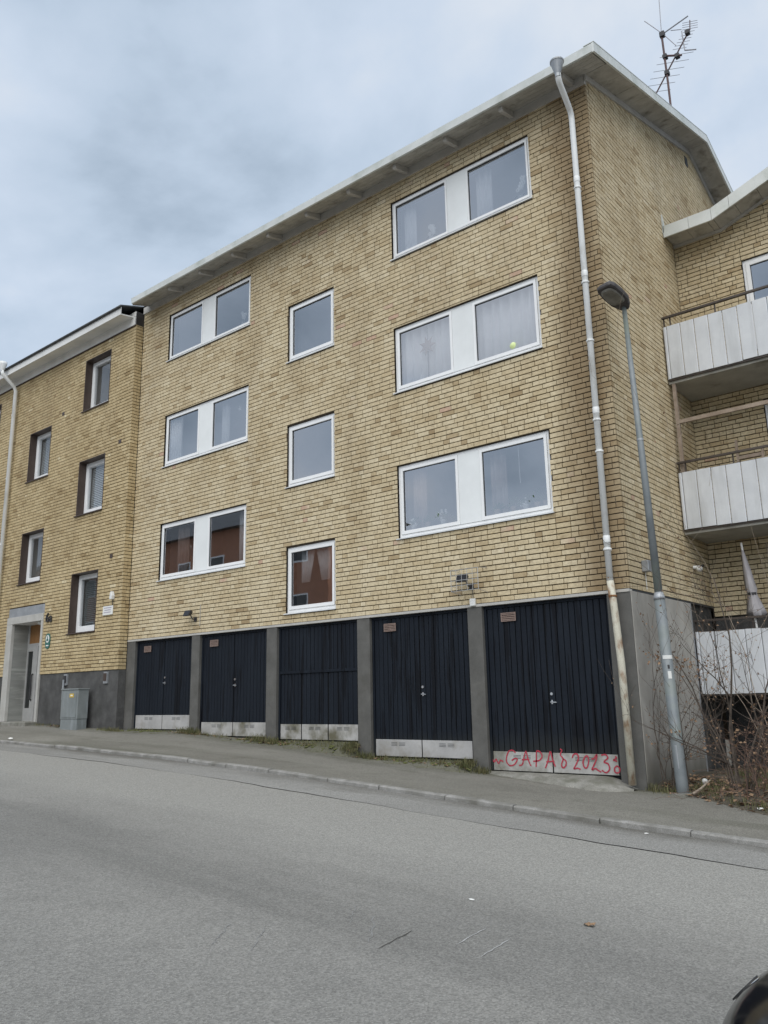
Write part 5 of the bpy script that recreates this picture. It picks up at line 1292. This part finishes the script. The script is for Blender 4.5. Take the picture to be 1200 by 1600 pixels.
# moss cushions
b = MB()
for (x0, x1, y0, n_) in ((-12.2, -11.0, -.06, 40), (-8.4, -5.2, -.1, 95), (-4.9, -2.6, -.08, 60), (-13.2, -12.2, -.32, 30), (.5, 1.5, .2, 60)):
    for k in range(n_):
        x = rr.uniform(x0, x1); y = y0+rr.gauss(0, .06); blob(b, (x, y, zapron(x, min(y, 0))+(.02 if x > 0 else -.005)), rr.uniform(.015, .05), 6, 4, .45)
o = b.build('moss', M['moss'], smooth=True); tag(o, 'low moss cushions along the wall foot', 'moss', kind='stuff')
def litter(n_, gen, size, m, name, label):
    b = MB()
    for k in range(n_):
        x, y, z = gen(); a = rr.uniform(0, 6.28); d = Vector((math.cos(a), math.sin(a), rr.uniform(-.2, .35))).normalized(); s = Vector((-math.sin(a), math.cos(a), rr.uniform(-.3, .3))); l = size*rr.uniform(.5, 1.4); p = Vector((x, y, z))
        b.add([p, p+d*l*.35+s*l*.32+Vector((0, 0, .012)), p+d*l, p+d*l*.4-s*l*.3+Vector((0, 0, .006)), p+d*l*.5+Vector((0, 0, -.002))], [(0, 4, 1), (1, 4, 2), (2, 4, 3), (3, 4, 0)])
    o = b.build(name, m); tag(o, label, 'leaves', kind='stuff'); return o
def gen_bed():
    x = rr.uniform(.15, 3.0); y = rr.uniform(backedge(x)-.10, 1.4)**1; return x, y, zbed(x, max(y, backedge(x)))+.008 if y > backedge(x) else zwalk(x, y)+.01
litter(900, gen_bed, .075, M['dry'], 'fallen_leaves', 'brown fallen leaves scattered over the planting bed')
def gen_wall():
    c_, s_ = rr.choice(((-9.7, .35), (-8.0, .4), (-10.0, .2), (-6.5, .8), (-4.9, .3), (-7.6, .3), (-3.3, .5), (-14.9, .5))); x = rr.gauss(c_, s_); y = -.05-abs(rr.gauss(0, .10))-(.2 if x < -12.6 else 0); return x, y, zapron(x, y)+.01
litter(320, gen_wall, .055, M['dry'], 'leaf_drift', 'brown leaves drifted along the foot of the garage doors')
def scrap(x, y, z, s, label, m='paper', name='paper_scrap', cat='litter'):
    b = MB(); n = 7; ri = random.Random(int(x*100))
    top = [(x+s*math.cos(2*math.pi*k/n)*ri.uniform(.5, 1), y+s*.6*math.sin(2*math.pi*k/n)*ri.uniform(.5, 1), z+ri.uniform(.004, s*.35)) for k in range(n)]
    b.v += top+[(x, y, z+s*.4)]+[(p[0], p[1], p[2]-.004) for p in top]+[(x, y, z+s*.4-.004)]
    b.f += [(k, (k+1) % n, n) for k in range(n)]+[(n+1+(k+1) % n, n+1+k, 2*n+1) for k in range(n)]+[(k, n+1+k, n+1+(k+1) % n, (k+1) % n) for k in range(n)]
    o = b.build(name, M[m]); tag(o, label, cat, None); return o
scrap(-13.55, -2.2, zk(-13.55)+.015, .13, 'white paper scrap on the kerb at the far left')
scrap(1.048, -5.94, zroad(1.05)+.003, .028, 'tiny white scrap lying on the open road')
scrap(1.64, -.70, zwalk(1.64, -.7)+.02, .07, 'white scrap lying at the edge of the planting bed at far right')
scrap(1.0, -2.55, zroad(1.0)+.003, .03, 'small white scrap in the gutter below the kerb')
b = MB(); blob(b, (.60, .55, zbed(.6, .55)+.07), .042, 12, 8); tag(b.build('white_ball', M['paper'], None, smooth=True), 'small white ball lying in the weeds right of the lamp foot', 'ball')
b = MB(); b.tube([(.66, -.12, zbed(.66, -.1)+.03), (.74, -.05, zbed(.74, 0)+.07), (.82, .12, zbed(.8, .1)+.16)], [.018, .016, .008], 7); tag(b.build('dead_branch', M['twig'], None), 'short pale dead branch lying beside the lamp foot', 'branch')
b = MB()
for k in range(6):
    t = k*2*math.pi/6; 
P = Vector((1.956, -5.915, zroad(1.956)+.004)); lf = [(-.055, -.01, 0), (-.02, .035, .018), (.012, .022, .006), (.05, .03, .024), (.045, -.005, .004), (.055, -.035, .02), (.0, -.03, .002), (-.03, -.04, .02)]
b.v = [tuple(P+Vector(q)*.72) for q in lf]+[tuple(P+Vector((0, 0, .012)))]; b.f = [(k, (k+1) % 8, 8) for k in range(8)]
o = b.build('fallen_leaf', M['dry']); s = o.modifiers.new('thick', 'SOLIDIFY'); s.thickness = .002; tag(o, 'single brown leaf lying on the open road', 'leaf')

# ------------------------------------------------------------------ black car at the lower right (nose towards the picture)
C = empty('parked_car'); tag(C, 'black car nose with chrome badge in the lower right corner', 'car')
NX, CY = 3.545, -8.10; zr = zroad(5.5)-.05; BADGE_X = .065
# sections along x: (x, half width, sill z, belt z, roof half width, roof z)
prof = [(0.0, .60, .30, .60), (.06, .70, .26, .72), (.22, .80, .24, .79), (.55, .86, .22, .86), (1.05, .88, .22, .93), (1.35, .89, .22, .97)]
def body_section(x, hw, zl, zt_, crown=.05):
    pts = []
    for y, z in ((-1, 0.0), (-1.0, .55), (-.95, .82), (-.80, .95), (-.45, 1.0), (0, 1.0), (.45, 1.0), (.80, .95), (.95, .82), (1.0, .55), (1, 0)):
        pts.append((NX+x+.18*(abs(y)**2.2)*max(0, 1-x/1.2), CY+y*hw, zr+zl+(zt_-zl)*z+crown*(1-y*y)*(z > .9)))
    return pts
full = prof+[(2.0, .90, .22, .98), (3.0, .90, .22, 1.0), (3.8, .88, .22, 1.0), (4.15, .80, .28, .95), (4.25, .70, .35, .80)]
b = MB(); secs = [body_section(*q) for q in full]; n = 11
for s_ in secs: b.v += s_
for i in range(len(secs)-1):
    for k in range(n-1): a = i*n+k; b.f.append((a, a+1, a+n+1, a+n))
    b.f.append((i*n+n-1, i*n, (i+1)*n, (i+1)*n+n-1))
b.f.append(tuple(range(n))); e_ = (len(secs)-1)*n; b.f.append(tuple(e_+k for k in range(n))[::-1])
body = b.build('body', M['carpaint'], C, smooth=True); ss = body.modifiers.new('sub', 'SUBSURF'); ss.levels = 2; ss.render_levels = 2
b = MB(); cab = [(1.15, .78, .96), (1.75, .66, 1.40), (2.5, .64, 1.46), (3.3, .62, 1.40), (4.0, .74, 1.0)]
for x, hw, z in cab: b.v += [(NX+x, CY-hw, zr+z), (NX+x, CY-hw*.5, zr+z+.03), (NX+x, CY+hw*.5, zr+z+.03), (NX+x, CY+hw, zr+z)]
for x, hw, z in ((1.3, .84, .9), (4.0, .84, .9)): b.v += [(NX+x, CY-hw, zr+z), (NX+x, CY+hw, zr+z)]
for i in range(4):
    for k in range(3): a = i*4+k; b.f.append((a, a+1, a+5, a+4))
b.f += [(0, 4, 8, 12, 16, 22, 20), (3, 21, 23, 19, 15, 11, 7)]
b.build('cabin', M['carglass'], C)
for sx_ in (.85, 3.35):
    for s_ in (-1, 1):
        W = empty('wheel'); W.parent = C; yc = CY+s_*.80
        t = MB(); pr_ = [(.20, -.09), (.29, -.10), (.315, -.07), (.32, 0), (.315, .07), (.29, .10), (.20, .09)]; o_ = 24
        for r, yy in pr_:
            for k in range(o_): q = 2*math.pi*k/o_; t.v.append((NX+sx_+r*math.cos(q), yc+yy, zr+.32+r*math.sin(q)))
        for i in range(6):
            for k in range(o_): a = i*o_+k; c = i*o_+(k+1) % o_; t.f.append((a, a+o_, c+o_, c))
        t.build('tyre', M['tyre'], W, smooth=True)
        MB().tube([(NX+sx_, yc-.085, zr+.32), (NX+sx_, yc+.085, zr+.32)], .21, 20).build('rim', M['zinc'], W)
for s_ in (-1, 1): 
    b = MB(); blob(b, (NX+.20, CY+s_*.60, zr+.62), .10, 14, 8, .75); b.build('headlight', M['lampglass'], C, smooth=True)
MB().box((NX-.005, CY-.42, zr+.36), (NX+.2, CY+.42, zr+.50)).build('grille', M['carplastic'], C, bevel=.02)
# round chrome badge seated on the nose
dg = bpy.context.evaluated_depsgraph_get(); dg.update(); ev = body.evaluated_get(dg)
ok, bc, bn, _ = ev.ray_cast(Vector((NX+BADGE_X, CY, zr+3)), Vector((0, 0, -1)))
bn = bn.normalized(); bu = Vector((0, 1, 0)); bu = (bu-bn*bu.dot(bn)).normalized(); bv = bn.cross(bu)
bd = MB(); bd.tube([bc+(bu*math.cos(t)*.062+bv*math.sin(t)*.062)+bn*.010 for t in np.linspace(0, 2*math.pi, 29)], .0075, 8, cap=False)
bd.tube([bc-bu*.045+bv*.02+bn*.008, bc-bv*.045+bn*.010, bc+bu*.045+bv*.02+bn*.008], .006, 6)
bd.build('badge', M['chrome'], C, smooth=True)
bk = MB(); bk.prism([(0, 0)]*3, 2, 0, 0) if False else None
bk = MB(); ring = [bc+(bu*math.cos(t)*.059+bv*math.sin(t)*.059)+bn*.004 for t in np.linspace(0, 2*math.pi, 25)[:-1]]
bk.v = [tuple(q) for q in ring]+[tuple(q-bn*.007) for q in ring]; bk.f = [tuple(range(24))]+[(k, 24+k, 24+(k+1) % 24, (k+1) % 24) for k in range(24)]
bk.build('badge_back', M['carplastic'], C)

# ------------------------------------------------------------------ house across the street (seen mirrored in the lower windows)
H = empty('brick_house'); tag(H, 'red brown house across the street mirrored in the lowest left windows', 'building')
hx0, hx1, hy0, hy1 = -66., -28.6, -31., -24.; hz = -1.0
MB().box((hx0, hy0, hz), (hx1, hy1, 11.5)).build('wall', M['redbrick'], H)
ym = (hy0+hy1)/2
MB().add([(hx0-.5, hy0-.5, 11.5), (hx1+.5, hy0-.5, 11.5), (hx1+.5, hy1+.5, 11.5), (hx0-.5, hy1+.5, 11.5), (hx0+4, ym, 13.9), (hx1-4, ym, 13.9)], [(0, 3, 2, 1), (0, 1, 5, 4), (2, 3, 4, 5), (1, 2, 5), (3, 0, 4)]).build('roof', M['blackroof'], H)
for r_i in range(3):
    for k in range(9):
        x = hx0+2.2+k*4.0; z = 1.6+r_i*3.4
        Wd = MB().box((x, hy1-.02, z), (x+1.5, hy1+.03, z+1.4)).build('window', M['frame'], H); MB().box((x+.1, hy1+.031, z+.1), (x+1.4, hy1+.04, z+1.3)).build('pane', M['darkglass'], Wd)
